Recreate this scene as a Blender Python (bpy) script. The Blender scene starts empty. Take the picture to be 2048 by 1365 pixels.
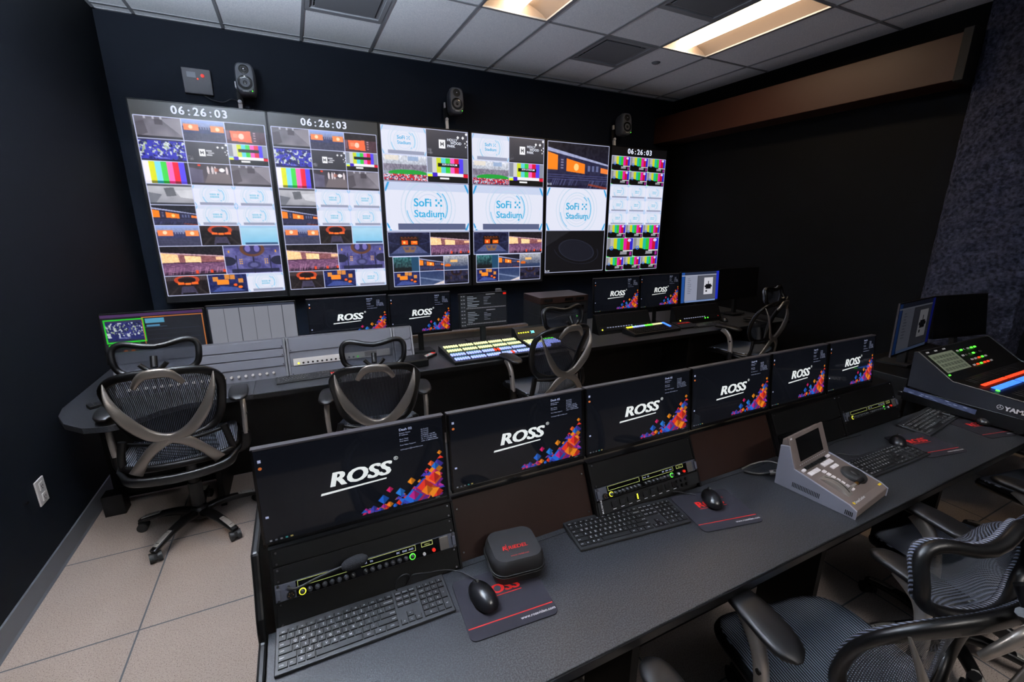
import bpy, bmesh, math, random
import numpy as np
from mathutils import Matrix, Vector
random.seed(7); RNG = np.random.default_rng(5)
S = bpy.context.scene
COL = S.collection
R = math.radians
# ---------------------------------------------------------------- camera
cam_d = bpy.data.cameras.new('camera'); cam = bpy.data.objects.new('camera', cam_d); COL.objects.link(cam)
cam_d.sensor_width = 36.0; cam_d.lens = 36.0 * 883.8 / 2048; cam_d.clip_start = 0.02
_y, _p, _r = 0.45224193, -0.26053712, 0.00482258
_f = Vector((math.sin(_y) * math.cos(_p), math.cos(_y) * math.cos(_p), math.sin(_p)))
_rt = Vector((math.cos(_y), -math.sin(_y), 0)); _up = _rt.cross(_f)
_x = _rt * math.cos(_r) + _up * math.sin(_r); _u = -_rt * math.sin(_r) + _up * math.cos(_r)
m = Matrix.Identity(4)
for i in range(3):
    m[i][0] = _x[i]; m[i][1] = _u[i]; m[i][2] = -_f[i]; m[i][3] = (0, 0, 1.675)[i]
cam.matrix_world = m
S.camera = cam
# ---------------------------------------------------------------- world, exposure
w = bpy.data.worlds.new('room_world'); S.world = w; w.use_nodes = True
w.node_tree.nodes['Background'].inputs[0].default_value = (0.35, 0.42, 0.55, 1)
w.node_tree.nodes['Background'].inputs[1].default_value = 0.02
vs = S.view_settings
S.display_settings.display_device = 'sRGB'
vs.view_transform = 'Standard'; vs.look = 'None'; vs.gamma = 1.0; vs.exposure = 0.0; vs.use_curve_mapping = False
LAMP = 28.0          # radiance of the ceiling tubes
FILL_LAMP = 84.0         # radiance of the added hanging lamps, out of view, that brighten the room
WALLSCR = 1.1        # brightness of the video wall
DESKSCR = 0.8        # brightness of the desktop monitors

# ---------------------------------------------------------------- materials
def lin(c):
    return tuple((v / 12.92 if v <= 0.04045 else ((v + 0.055) / 1.055) ** 2.4) for v in c)
def mat(name, col, rough=0.5, metal=0.0, spec=0.5, emit=0.0, srgb=True, bump=None, coat=0.0, var=None):
    M = bpy.data.materials.new(name); M.use_nodes = True
    nt = M.node_tree; b = nt.nodes['Principled BSDF']
    c = lin(col) if srgb else col
    b.inputs['Base Color'].default_value = (*c, 1); b.inputs['Roughness'].default_value = rough
    b.inputs['Metallic'].default_value = metal; b.inputs['Specular IOR Level'].default_value = spec
    b.inputs['Coat Weight'].default_value = coat
    if emit:
        b.inputs['Emission Color'].default_value = (*c, 1); b.inputs['Emission Strength'].default_value = emit
    tc = nt.nodes.new('ShaderNodeTexCoord')
    if bump:
        sc, st = bump[:2]
        n = nt.nodes.new('ShaderNodeTexNoise'); n.inputs['Scale'].default_value = sc; n.inputs['Detail'].default_value = 4
        nt.links.new(tc.outputs['Object'], n.inputs['Vector'])
        bp = nt.nodes.new('ShaderNodeBump'); bp.inputs['Strength'].default_value = st
        bp.inputs['Distance'].default_value = bump[2] if len(bump) > 2 else 0.002
        nt.links.new(n.outputs['Fac'], bp.inputs['Height']); nt.links.new(bp.outputs['Normal'], b.inputs['Normal'])
    if var:
        sc, c2 = var; n = nt.nodes.new('ShaderNodeTexNoise'); n.inputs['Scale'].default_value = sc; n.inputs['Detail'].default_value = 6
        nt.links.new(tc.outputs['Object'], n.inputs['Vector'])
        r = nt.nodes.new('ShaderNodeValToRGB'); r.color_ramp.elements[0].position = .38; r.color_ramp.elements[1].position = .62
        r.color_ramp.elements[0].color = (*c, 1); r.color_ramp.elements[1].color = (*lin(c2), 1)
        nt.links.new(n.outputs['Fac'], r.inputs['Fac']); nt.links.new(r.outputs['Color'], b.inputs['Base Color'])
    return M
M = {}
M['black'] = mat('black_plastic', (.045, .045, .05), .45, spec=.35)
M['satin'] = mat('satin_black_plastic', (.035, .034, .037), .36, spec=.3)
M['matte'] = mat('matte_black', (.05, .05, .055), .7, spec=.3)
M['gloss'] = mat('glossy_black', (.05, .05, .055), .12)
M['powder'] = mat('black_powder_coat', (.03, .028, .028), .5, spec=.2, bump=(900, .15, .0005))
M['brown'] = mat('dark_bronze_laminate', (.15, .095, .078), .33, spec=.35, bump=(300, .08, .0005))
M['edge'] = mat('bezel_edge', (.27, .26, .28), .35, metal=.3)
M['silver'] = mat('brushed_silver', (.66, .64, .62), .34, metal=.6)
M['pewter'] = mat('pewter_plastic', (.50, .48, .46), .32, metal=.7)
M['steel'] = mat('grey_steel', (.50, .51, .54), .40, metal=.55)
M['panelgrey'] = mat('grey_blank_panel', (.42, .43, .47), .45, metal=.35)
M['screw'] = mat('screw_metal', (.75, .75, .78), .25, metal=1.0)
M['white'] = mat('white_plastic', (.85, .85, .86), .4)
M['warmgrey'] = mat('warm_grey_housing', (.47, .425, .41), .42, metal=.25)
M['bluegrey'] = mat('blue_grey_side', (.56, .57, .63), .45, metal=.2)
M['legend'] = mat('legend_white', (.86, .86, .88), .5)
M['keycap'] = mat('keycap_black', (.075, .077, .084), .42)
M['kbody'] = mat('keyboard_body', (.115, .118, .128), .45)
M['red'] = mat('red_print', (.85, .13, .12), .5)
M['unitgrey'] = mat('unit_end_grey', (.30, .31, .35), .45, metal=.2)
M['knobgrey'] = mat('knob_dark_grey', (.17, .175, .19), .3)
M['redbtn'] = mat('red_button', (.9, .16, .1), .4, emit=.35)
M['rubber'] = mat('rubber', (.07, .07, .075), .6)
M['foam'] = mat('microphone_foam', (.15, .15, .16), .95, bump=(500, .8, .002), spec=.1)
M['cable'] = mat('cable_black', (.09, .09, .1), .4)
M['gold'] = mat('gold_contacts', (.8, .6, .35), .3, metal=1.0)
M['pad'] = mat('mouse_pad_cloth', (.135, .128, .15), .9, spec=.15, bump=(1500, .2, .0005))
M['case'] = mat('case_fabric', (.10, .093, .097), .62, bump=(1200, .35, .0006))
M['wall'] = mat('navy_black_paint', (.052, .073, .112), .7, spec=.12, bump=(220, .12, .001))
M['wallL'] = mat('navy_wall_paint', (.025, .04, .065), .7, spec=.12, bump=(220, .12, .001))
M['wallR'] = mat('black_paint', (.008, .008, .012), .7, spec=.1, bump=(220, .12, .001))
M['base'] = mat('rubber_baseboard', (.36, .38, .41), .4)
M['soffit'] = mat('bronze_soffit_metal', (.185, .095, .06), .5, metal=.0, spec=.25)
M['orange'] = mat('orange_led', (.8, .42, .2), .5, emit=.3)
M['green'] = mat('green_led', (.35, 1, .25), .5, emit=1.6)
M['yellow'] = mat('yellow_led', (.95, .95, .25), .5, emit=1.1)
M['lcdline'] = mat('yellow_green_display_outline', (.72, .75, .42), .5, emit=.30)
M['blueled'] = mat('blue_led', (.25, .5, 1), .5, emit=1.3)
M['redled'] = mat('red_led', (1, .25, .12), .5, emit=1.3)
M['cyanled'] = mat('cyan_led', (.5, .95, 1), .5, emit=1.2)
M['whiteled'] = mat('white_lit_text', (.85, .88, .95), .5, emit=1.0)
M['dimtext'] = mat('dim_lit_text', (.6, .63, .75), .5, emit=.55)
M['keyyel'] = mat('lit_key_cream', (.90, .93, .68), .5, emit=.95)
M['keyblue'] = mat('lit_key_violet', (.62, .68, 1.0), .5, emit=1.15)
M['keywhite'] = mat('lit_key_white', (.86, .84, .86), .45, emit=.12)
M['wood'] = mat('ash_trim', (.50, .42, .36), .5)
M['lcdsage'] = mat('sage_display', (.50, .54, .46), .3, emit=.18)

def nodes_of(name):
    Mt = bpy.data.materials.new(name); Mt.use_nodes = True
    return Mt, Mt.node_tree, Mt.node_tree.nodes['Principled BSDF']
def display_mat(name, strength, rough=.10, spec=.5, base=(.012, .012, .014)):
    Mt, nt, b = nodes_of(name)
    a = nt.nodes.new('ShaderNodeAttribute'); a.attribute_name = 'Col'
    b.inputs['Base Color'].default_value = (*base, 1)
    b.inputs['Roughness'].default_value = rough; b.inputs['Specular IOR Level'].default_value = spec
    nt.links.new(a.outputs['Color'], b.inputs['Emission Color']); b.inputs['Emission Strength'].default_value = strength
    return Mt
M['disp'] = display_mat('video_wall_picture', WALLSCR, .28, .5)
M['desk_disp'] = display_mat('desktop_picture', DESKSCR, .05, .32, base=(.004, .004, .005))
M['disp_matte'] = display_mat('matte_desktop_picture', DESKSCR, .25, .4)

def mk_floor():
    Mt, nt, b = nodes_of('speckled_floor_tile'); L = nt.links.new
    tc = nt.nodes.new('ShaderNodeTexCoord')
    n1 = nt.nodes.new('ShaderNodeTexVoronoi'); n1.inputs['Scale'].default_value = 260
    n2 = nt.nodes.new('ShaderNodeTexNoise'); n2.inputs['Scale'].default_value = 230; n2.inputs['Detail'].default_value = 3
    n3 = nt.nodes.new('ShaderNodeTexNoise'); n3.inputs['Scale'].default_value = 3; n3.inputs['Detail'].default_value = 4
    for n in (n1, n2, n3): L(tc.outputs['Object'], n.inputs['Vector'])
    r = nt.nodes.new('ShaderNodeValToRGB'); e = r.color_ramp.elements
    e[0].position = .36; e[0].color = (*lin((.50, .45, .425)), 1); e[1].position = .44; e[1].color = (*lin((.67, .62, .59)), 1)
    e2 = e.new(.66); e2.color = (*lin((.70, .65, .615)), 1); e3 = e.new(.74); e3.color = (*lin((.86, .82, .78)), 1)
    L(n2.outputs['Fac'], r.inputs['Fac'])
    mx = nt.nodes.new('ShaderNodeMixRGB'); mx.blend_type = 'MULTIPLY'; mx.inputs[0].default_value = .35
    L(r.outputs['Color'], mx.inputs[1])
    r3 = nt.nodes.new('ShaderNodeValToRGB'); r3.color_ramp.elements[0].position = .3; r3.color_ramp.elements[0].color = (.75, .72, .7, 1)
    r3.color_ramp.elements[1].position = .7; L(n3.outputs['Fac'], r3.inputs['Fac']); L(r3.outputs['Color'], mx.inputs[2])
    # square grid of seams every 0.61 m
    sx = nt.nodes.new('ShaderNodeSeparateXYZ'); L(tc.outputs['Object'], sx.inputs[0])
    def seam(out, off):
        a = nt.nodes.new('ShaderNodeMath'); a.operation = 'ADD'; a.inputs[1].default_value = off; L(out, a.inputs[0])
        p = nt.nodes.new('ShaderNodeMath'); p.operation = 'PINGPONG'; p.inputs[1].default_value = .305; L(a.outputs[0], p.inputs[0])
        c = nt.nodes.new('ShaderNodeMath'); c.operation = 'LESS_THAN'; c.inputs[1].default_value = .0035; L(p.outputs[0], c.inputs[0])
        return c.outputs[0]
    a1 = seam(sx.outputs['X'], .765); a2 = seam(sx.outputs['Y'], -2.03)
    mm = nt.nodes.new('ShaderNodeMath'); mm.operation = 'MAXIMUM'; L(a1, mm.inputs[0]); L(a2, mm.inputs[1])
    m2 = nt.nodes.new('ShaderNodeMixRGB'); L(mm.outputs[0], m2.inputs[0]); L(mx.outputs[0], m2.inputs[1])
    m2.inputs[2].default_value = (*lin((.33, .35, .38)), 1)
    L(m2.outputs[0], b.inputs['Base Color'])
    b.inputs['Roughness'].default_value = .42
    bp = nt.nodes.new('ShaderNodeBump'); bp.inputs['Strength'].default_value = .5; bp.inputs['Distance'].default_value = .003
    inv = nt.nodes.new('ShaderNodeMath'); inv.operation = 'SUBTRACT'; inv.inputs[0].default_value = 1; L(mm.outputs[0], inv.inputs[1])
    L(inv.outputs[0], bp.inputs['Height']); L(bp.outputs[0], b.inputs['Normal'])
    return Mt
M['floor'] = mk_floor()
def mk_speck(name, c1, c2, scale, rough, bumpd=.0006, p0=.42, p1=.6, spec=.5):
    Mt, nt, b = nodes_of(name); L = nt.links.new
    tc = nt.nodes.new('ShaderNodeTexCoord'); n = nt.nodes.new('ShaderNodeTexNoise'); n.inputs['Scale'].default_value = scale
    n.inputs['Detail'].default_value = 3; L(tc.outputs['Object'], n.inputs['Vector'])
    r = nt.nodes.new('ShaderNodeValToRGB'); r.color_ramp.elements[0].position = p0; r.color_ramp.elements[1].position = p1
    r.color_ramp.elements[0].color = (*lin(c1), 1); r.color_ramp.elements[1].color = (*lin(c2), 1)
    L(n.outputs['Fac'], r.inputs['Fac']); L(r.outputs['Color'], b.inputs['Base Color'])
    bp = nt.nodes.new('ShaderNodeBump'); bp.inputs['Strength'].default_value = .4; bp.inputs['Distance'].default_value = bumpd
    L(n.outputs['Fac'], bp.inputs['Height']); L(bp.outputs[0], b.inputs['Normal'])
    b.inputs['Roughness'].default_value = rough; b.inputs['Specular IOR Level'].default_value = spec
    return Mt
M['desk'] = mk_speck('charcoal_speckled_laminate', (.085, .092, .105), (.215, .222, .24), 300, .42)
M['ceil'] = mk_speck('ceiling_tile_mineral', (.86, .88, .92), (.94, .95, .98), 160, .85, .0008)
M['grid'] = mat('ceiling_grid_metal', (.50, .51, .54), .5)
M['rough_wall'] = mk_speck('sprayed_acoustic_plaster', (.12, .125, .165), (.24, .25, .315), 38, .95, .03, .35, .68, .1)
M['perf'] = mk_speck('perforated_vent_metal', (.36, .37, .40), (.46, .47, .50), 500, .6)
def mk_mesh(name, c1, c2, axis, freq, alpha_lo, rough=.6):
    """woven mesh: fine rows of thread with gaps one can see through"""
    Mt, nt, b = nodes_of(name); L = nt.links.new
    tc = nt.nodes.new('ShaderNodeTexCoord'); wv = nt.nodes.new('ShaderNodeTexWave'); wv.wave_type = 'BANDS'; wv.bands_direction = axis
    wv.inputs['Scale'].default_value = freq; wv.inputs['Distortion'].default_value = .6; wv.inputs['Detail'].default_value = 1
    L(tc.outputs['Object'], wv.inputs['Vector'])
    r = nt.nodes.new('ShaderNodeValToRGB'); r.color_ramp.elements[0].position = .35; r.color_ramp.elements[1].position = .75
    r.color_ramp.elements[0].color = (*lin(c1), 1); r.color_ramp.elements[1].color = (*lin(c2), 1)
    L(wv.outputs['Fac'], r.inputs['Fac']); L(r.outputs['Color'], b.inputs['Base Color'])
    if alpha_lo < 1:
        mr = nt.nodes.new('ShaderNodeMapRange'); mr.inputs['From Min'].default_value = .25; mr.inputs['From Max'].default_value = .5
        mr.inputs['To Min'].default_value = alpha_lo; mr.inputs['To Max'].default_value = 1; L(wv.outputs['Fac'], mr.inputs['Value'])
        L(mr.outputs[0], b.inputs['Alpha'])
    bp = nt.nodes.new('ShaderNodeBump'); bp.inputs['Strength'].default_value = .7; bp.inputs['Distance'].default_value = .002
    L(wv.outputs['Fac'], bp.inputs['Height']); L(bp.outputs[0], b.inputs['Normal'])
    b.inputs['Roughness'].default_value = rough
    return Mt
M['seatmesh'] = mk_mesh('woven_seat_mesh', (.05, .053, .064), (.54, .58, .65), 'X', 36, 1)
M['backmesh'] = mk_mesh('woven_back_mesh', (.03, .032, .04), (.22, .24, .29), 'X', 44, .25)
M['headmesh'] = mk_mesh('woven_headrest_mesh', (.15, .165, .20), (.25, .275, .335), 'Z', 150, .6)
M['rope'] = mk_mesh('corded_edge_trim', (.06, .065, .08), (.48, .51, .60), 'DIAGONAL', 60, 1)
def mk_diffuser(name, col, s):
    Mt, nt, b = nodes_of(name)
    b.inputs['Base Color'].default_value = (.9, .88, .84, 1)
    b.inputs['Emission Color'].default_value = (*col, 1); b.inputs['Emission Strength'].default_value = s
    return Mt
M['lamp'] = mk_diffuser('warm_lamp_diffuser', (1.0, .76, .50), LAMP)
M['fill_neutral'] = mk_diffuser('neutral_fill_diffuser', (1.0, .93, .87), FILL_LAMP)
M['fill_cool'] = mk_diffuser('cool_fill_diffuser', (.80, .90, 1.0), FILL_LAMP * 22)  # upward glow of an added lamp, lifts the ceiling brightness
M['fill_soft'] = mk_diffuser('soft_fill_diffuser', (1.0, .95, .90), FILL_LAMP * 1.8)
M['reflector'] = mat('lamp_reflector', (.50, .45, .42), .5)

# ---------------------------------------------------------------- mesh building
_txt = {}
def text_geo(s, bold=0.0):
    """vertices and faces of a word, baseline left at the origin, letters 1 high"""
    k = (s, bold)
    if k in _txt: return _txt[k]
    cu = bpy.data.curves.new('lettering', 'FONT'); cu.body = s; cu.size = 1.0; cu.offset = bold; cu.resolution_u = 3
    o = bpy.data.objects.new('lettering', cu); COL.objects.link(o)
    dg = bpy.context.evaluated_depsgraph_get(); me = o.evaluated_get(dg).to_mesh()
    v = [tuple(p.co) for p in me.vertices]; f = [tuple(p.vertices) for p in me.polygons]
    o.evaluated_get(dg).to_mesh_clear(); bpy.data.objects.remove(o); bpy.data.curves.remove(cu)
    _txt[k] = (v, f); return _txt[k]
class MB:
    def __init__(s): s.v = []; s.f = []; s.m = []; s.T = Matrix.Identity(4); s.mi = 0; s.sm = []
    def add(s, vs, fs, smooth=False):
        o = len(s.v); T = s.T
        s.v += [tuple(T @ Vector(p)) for p in vs]
        s.f += [tuple(i + o for i in q) for q in fs]; s.m += [s.mi] * len(fs); s.sm += [smooth] * len(fs)
        return s
    def box(s, x0, x1, y0, y1, z0, z1, c=0.0):
        """box with chamfered vertical edges if c"""
        if not c:
            vs = [(x, y, z) for z in (z0, z1) for y in (y0, y1) for x in (x0, x1)]
            return s.add(vs, [(0, 2, 3, 1), (4, 5, 7, 6), (0, 1, 5, 4), (2, 6, 7, 3), (0, 4, 6, 2), (1, 3, 7, 5)])
        # rounded-ish box: chamfer every edge
        X = (x0, x0 + c, x1 - c, x1); Y = (y0, y0 + c, y1 - c, y1); Z = (z0, z0 + c, z1 - c, z1)
        bm = bmesh.new(); bmesh.ops.create_cube(bm, size=1)
        for v in bm.verts:
            v.co = ((x0 + x1) / 2 + v.co.x * (x1 - x0), (y0 + y1) / 2 + v.co.y * (y1 - y0), (z0 + z1) / 2 + v.co.z * (z1 - z0))
        bmesh.ops.bevel(bm, geom=bm.edges[:], offset=c, segments=2, affect='EDGES', profile=.5)
        bm.verts.index_update()
        s.add([tuple(v.co) for v in bm.verts], [tuple(v.index for v in f.verts) for f in bm.faces], False); bm.free(); return s
    def prism(s, poly, axis, a, b):
        """poly extruded along an axis; poly pairs fill the two other axes in order"""
        def P(p, t):
            return {'x': (t, p[0], p[1]), 'y': (p[0], t, p[1]), 'z': (p[0], p[1], t)}[axis]
        n = len(poly); vs = [P(p, a) for p in poly] + [P(p, b) for p in poly]
        fs = [tuple(range(n))[::-1], tuple(range(n, 2 * n))] + [(i, (i + 1) % n, n + (i + 1) % n, n + i) for i in range(n)]
        return s.add(vs, fs)
    def cyl(s, p0, p1, r, r2=None, n=16, caps=True, smooth=True):
        p0 = Vector(p0); p1 = Vector(p1); d = (p1 - p0).normalized(); r2 = r if r2 is None else r2
        a = d.orthogonal().normalized(); b = d.cross(a)
        vs = [tuple(p + (a * math.cos(t) + b * math.sin(t)) * q) for p, q in ((p0, r), (p1, r2)) for t in [2 * math.pi * i / n for i in range(n)]]
        s.add(vs, [(i, (i + 1) % n, n + (i + 1) % n, n + i) for i in range(n)], smooth)
        if caps: s.add(vs, [tuple(range(n))[::-1], tuple(range(n, 2 * n))])
        return s
    def lathe(s, prof, n=24, T=None, smooth=True):
        """profile (r, z) turned about Z"""
        vs = []; fs = []
        for r, z in prof: vs += [(r * math.cos(2 * math.pi * i / n), r * math.sin(2 * math.pi * i / n), z) for i in range(n)]
        for j in range(len(prof) - 1):
            for i in range(n): fs.append((j * n + i, j * n + (i + 1) % n, (j + 1) * n + (i + 1) % n, (j + 1) * n + i))
        if T is not None:
            vs = [tuple(T @ Vector(v)) for v in vs]
        return s.add(vs, fs, smooth)
    def sweep(s, pts, wd, th, nrm=(0, 0, 1), closed=False, n=10, power=2.0, sub=1, smooth=True):
        """tube of elliptic section: half width wd (across), half thickness th (along nrm)"""
        P = [Vector(p) for p in pts]; k = len(P)
        W = list(wd) if hasattr(wd, '__len__') else [wd] * k; H = list(th) if hasattr(th, '__len__') else [th] * k
        N = [Vector(q) for q in nrm] if hasattr(nrm[0], '__len__') else [Vector(nrm)] * k
        if sub > 1:
            Q = []; W2 = []; H2 = []; N2 = []
            rng = range(k if closed else k - 1)
            for i in rng:
                g = lambda a, j: a[j % k] if closed else a[max(0, min(k - 1, j))]
                for q in range(sub):
                    t = q / sub
                    p0, p1, p2, p3 = g(P, i - 1), g(P, i), g(P, i + 1), g(P, i + 2)
                    Q.append(.5 * ((2 * p1) + (-p0 + p2) * t + (2 * p0 - 5 * p1 + 4 * p2 - p3) * t * t + (-p0 + 3 * p1 - 3 * p2 + p3) * t ** 3))
                    W2.append(g(W, i) * (1 - t) + g(W, i + 1) * t); H2.append(g(H, i) * (1 - t) + g(H, i + 1) * t)
                    N2.append(g(N, i) * (1 - t) + g(N, i + 1) * t)
            if not closed: Q.append(P[-1]); W2.append(W[-1]); H2.append(H[-1]); N2.append(N[-1])
            P, W, H, N = Q, W2, H2, N2; k = len(P)
        vs = []
        for i in range(k):
            a = P[(i - 1) % k] if closed else P[max(0, i - 1)]; b = P[(i + 1) % k] if closed else P[min(k - 1, i + 1)]
            t = (b - a).normalized(); bn = t.cross(N[i]); bn = bn.normalized() if bn.length > 1e-6 else t.orthogonal().normalized(); nn = bn.cross(t)
            for j in range(n):
                c, d = math.cos(2 * math.pi * j / n), math.sin(2 * math.pi * j / n)
                c = math.copysign(abs(c) ** (2 / power), c); d = math.copysign(abs(d) ** (2 / power), d)
                vs.append(tuple(P[i] + bn * (W[i] * c) + nn * (H[i] * d)))
        fs = []
        for i in range(k if closed else k - 1):
            for j in range(n):
                a, b = i * n, ((i + 1) % k) * n; fs.append((a + j, a + (j + 1) % n, b + (j + 1) % n, b + j))
        s.add(vs, fs, smooth)
        if not closed: s.add(vs, [tuple(range(n))[::-1], tuple(range((k - 1) * n, k * n))])
        return s
    def grid(s, fn, nu, nv, th=0.0, smooth=True):
        """surface fn(u,v) u,v in 0..1, given thickness along its local normal when th"""
        P = [[Vector(fn(i / nu, j / nv)) for i in range(nu + 1)] for j in range(nv + 1)]
        flat = [p for r in P for p in r]; w_ = nu + 1
        fs = [(j * w_ + i, j * w_ + i + 1, (j + 1) * w_ + i + 1, (j + 1) * w_ + i) for j in range(nv) for i in range(nu)]
        if not th: return s.add([tuple(p) for p in flat], fs, smooth)
        nr = []
        for j in range(nv + 1):
            for i in range(nu + 1):
                a = P[j][min(nu, i + 1)] - P[j][max(0, i - 1)]; b = P[min(nv, j + 1)][i] - P[max(0, j - 1)][i]
                c = a.cross(b); nr.append(c.normalized() if c.length > 1e-9 else Vector((0, 0, 1)))
        k = len(flat)
        vs = [tuple(p + q * th / 2) for p, q in zip(flat, nr)] + [tuple(p - q * th / 2) for p, q in zip(flat, nr)]
        f2 = list(fs) + [tuple(i + k for i in f)[::-1] for f in fs]
        rim = [i for i in range(nu + 1)] + [j * w_ + nu for j in range(1, nv + 1)] + [nv * w_ + i for i in range(nu - 1, -1, -1)] + [j * w_ for j in range(nv - 1, 0, -1)]
        for a, b in zip(rim, rim[1:] + rim[:1]): f2.append((a, a + k, b + k, b))
        return s.add(vs, f2, smooth)
    def text(s, t, x, y, z, size, bold=0.0, shear=0.0, align='l', sx=1.0):
        if bold > .018:                    # heavy letters: a light offset plus two shifted copies
            e = (bold - .012) * size * 1.1
            for k in (-1, 0, 1): s.text(t, x + k * e, y, z + (k + 1) * size * .002, size, .0121, shear, align, sx)
            return s
        v, f = text_geo(t, bold)
        if not v: return s
        w_ = max(p[0] for p in v) * size * sx
        ox = {'l': 0, 'c': -w_ / 2, 'r': -w_}[align]
        return s.add([(x + ox + (p[0] * sx + p[1] * shear) * size, y + p[1] * size, z) for p in v], f)
    def build(s, name, mats, parent=None, bevel=0.0, auto=False, seg=2):
        me = bpy.data.meshes.new(name); me.from_pydata(s.v, [], s.f)
        for q in (mats if isinstance(mats, (list, tuple)) else [mats]): me.materials.append(M[q] if isinstance(q, str) else q)
        me.polygons.foreach_set('material_index', s.m); me.polygons.foreach_set('use_smooth', s.sm)
        bm = bmesh.new(); bm.from_mesh(me); bmesh.ops.recalc_face_normals(bm, faces=bm.faces); bm.to_mesh(me); bm.free()
        me.update()
        o = bpy.data.objects.new(name, me); COL.objects.link(o)
        if parent is not None: o.parent = parent
        if bevel:
            bv = o.modifiers.new('bevel', 'BEVEL'); bv.width = bevel; bv.segments = seg; bv.limit_method = 'ANGLE'; bv.angle_limit = R(35)
        return o
def tag(o, label=None, cat=None, group=None, kind=None):
    if label: o['label'] = label
    if cat: o['category'] = cat
    if group: o['group'] = group
    if kind: o['kind'] = kind
    return o
def thing(name, label, cat, loc=(0, 0, 0), rot=(0, 0, 0), group=None):
    o = bpy.data.objects.new(name, None); COL.objects.link(o); o.empty_display_size = .05
    o.location = loc; o.rotation_euler = [R(a) for a in rot]
    return tag(o, label, cat, group)
def structure(name, mb, mats, parent=None, **k):
    o = mb.build(name, mats, parent, **k)
    if parent is None: o['kind'] = 'structure'
    return o
def copy_tree(o, parent=None):
    c = o.copy(); COL.objects.link(c); c.parent = parent
    for ch in list(o.children): copy_tree(ch, c)
    return c
def dup(o, loc, rot=None, label=None, group=None):
    c = copy_tree(o); c.location = loc
    if rot is not None: c.rotation_euler = [R(a) for a in rot]
    if label: c['label'] = label
    if group: c['group'] = group
    return c
def B(*a, **k): return MB().box(*a, **k)
# ================================================================ THE ROOM
XL, YB, ZC, XR, YF, XE = -1.22, 5.06, 3.297, 4.90, -2.6, 6.2
structure('floor', B(XL - .1, XE, YF, YB + .1, -.10, 0), 'floor')
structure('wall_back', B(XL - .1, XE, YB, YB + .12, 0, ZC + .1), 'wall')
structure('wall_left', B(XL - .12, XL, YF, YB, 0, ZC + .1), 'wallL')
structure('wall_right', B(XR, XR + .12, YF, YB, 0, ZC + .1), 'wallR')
structure('wall_front', B(XL - .1, XE, YF - .12, YF, 0, ZC + .1), 'wallL')
structure('baseboard_left', MB().prism([(XL, 0), (XL + .018, 0), (XL + .012, .012), (XL + .006, .10), (XL, .104)], 'y', YF, YB), 'base')
# soffit along the right wall
sf = MB().box(4.60, XR, 1.90, YB, 2.73, 3.05)
structure('trim_1', sf, 'soffit', bevel=.004)
structure('trim_2', B(4.585, XR, 1.84, 1.90, 2.72, 3.07), 'matte', bevel=.004)
# sprayed pillar at the right
def pillar():
    def fn(u, v):
        z = v * ZC; t = u
        pts = [(4.9, 1.86), (4.76, 1.84), (4.72, 1.80), (4.70, 1.66), (4.71, 1.40), (4.76, 1.27), (4.9, 1.24)]
        k = t * (len(pts) - 1); i = min(int(k), len(pts) - 2); q = k - i
        x = pts[i][0] * (1 - q) + pts[i + 1][0] * q; y = pts[i][1] * (1 - q) + pts[i + 1][1] * q
        n = .012 * math.sin(17 * y + 9 * z) * math.sin(23 * z + 5 * x) + random.uniform(-.006, .006)
        return (x + (n if 0 < u < 1 else 0), y + n * .5, z)
    return MB().grid(fn, 72, 300)
structure('wall_pillar', pillar(), 'rough_wall')
# suspended ceiling: tile field with real grid bars; holes for lamps and vents are covered by their fixtures
GX = [-1.22 + .26 + .61 * i for i in range(-1, 11)]          # bars running along Y
GX = [x for x in [-.955 + .6115 * i for i in range(0, 10)]]
GY = [4.94, 3.68, 2.46, 1.24, .02, -1.20, -2.42]
LT = [(1.49, 2.46), (3.325, 2.46), ]       # troffers: 0.61 x 1.22
VT = [(2.71, 3.70), (.268, 3.72), (2.71, 2.46)]                           # 0.61 square diffusers
def ceiling():
    xs = [XL] + GX + [XE - .05]; ys = sorted(GY + [YB, YF])
    mb = MB()
    for i in range(len(xs) - 1):
        for j in range(len(ys) - 1):
            a, b, c, d = xs[i], xs[i + 1], ys[j], ys[j + 1]
            if a >= XR: continue
            b = min(b, XR)
            skip = any(abs(a - lx) < .1 and abs(c - ly) < .1 for lx, ly in LT)
            vt = [v for v in VT if abs(a - v[0]) < .1 and c - .1 < v[1] < d]
            if skip: continue
            if vt:
                y0 = vt[0][1]
                if y0 - c > .1: mb.box(a, b, c, y0, ZC, ZC + .015)
                if d - (y0 + .61) > .1: mb.box(a, b, y0 + .61, d, ZC, ZC + .015)
                continue
            mb.box(a, b, c, d, ZC, ZC + .015)
    mb.mi = 0; mb.box(XL, XR, YF, YB, ZC + .30, ZC + .32)
    return mb
ce = structure('ceiling', ceiling(), 'ceil')
g = MB()
for x in GX:
    if x < XR: g.box(x - .012, x + .012, YF, YB, ZC - .006, ZC + .004)
for y in GY: g.box(XL, XR, y - .012, y + .012, ZC - .005, ZC + .003)
for vx, vy in VT:
    for yy in (vy, vy + .61): g.box(vx, vx + .61, yy - .012, yy + .012, ZC - .005, ZC + .003)
g.box(XL, XR, YB - .022, YB, ZC - .006, ZC + .004); g.box(XL, XL + .022, YF, YB, ZC - .006, ZC + .004)
g.build('ceiling_grid', 'grid', ce)
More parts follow.
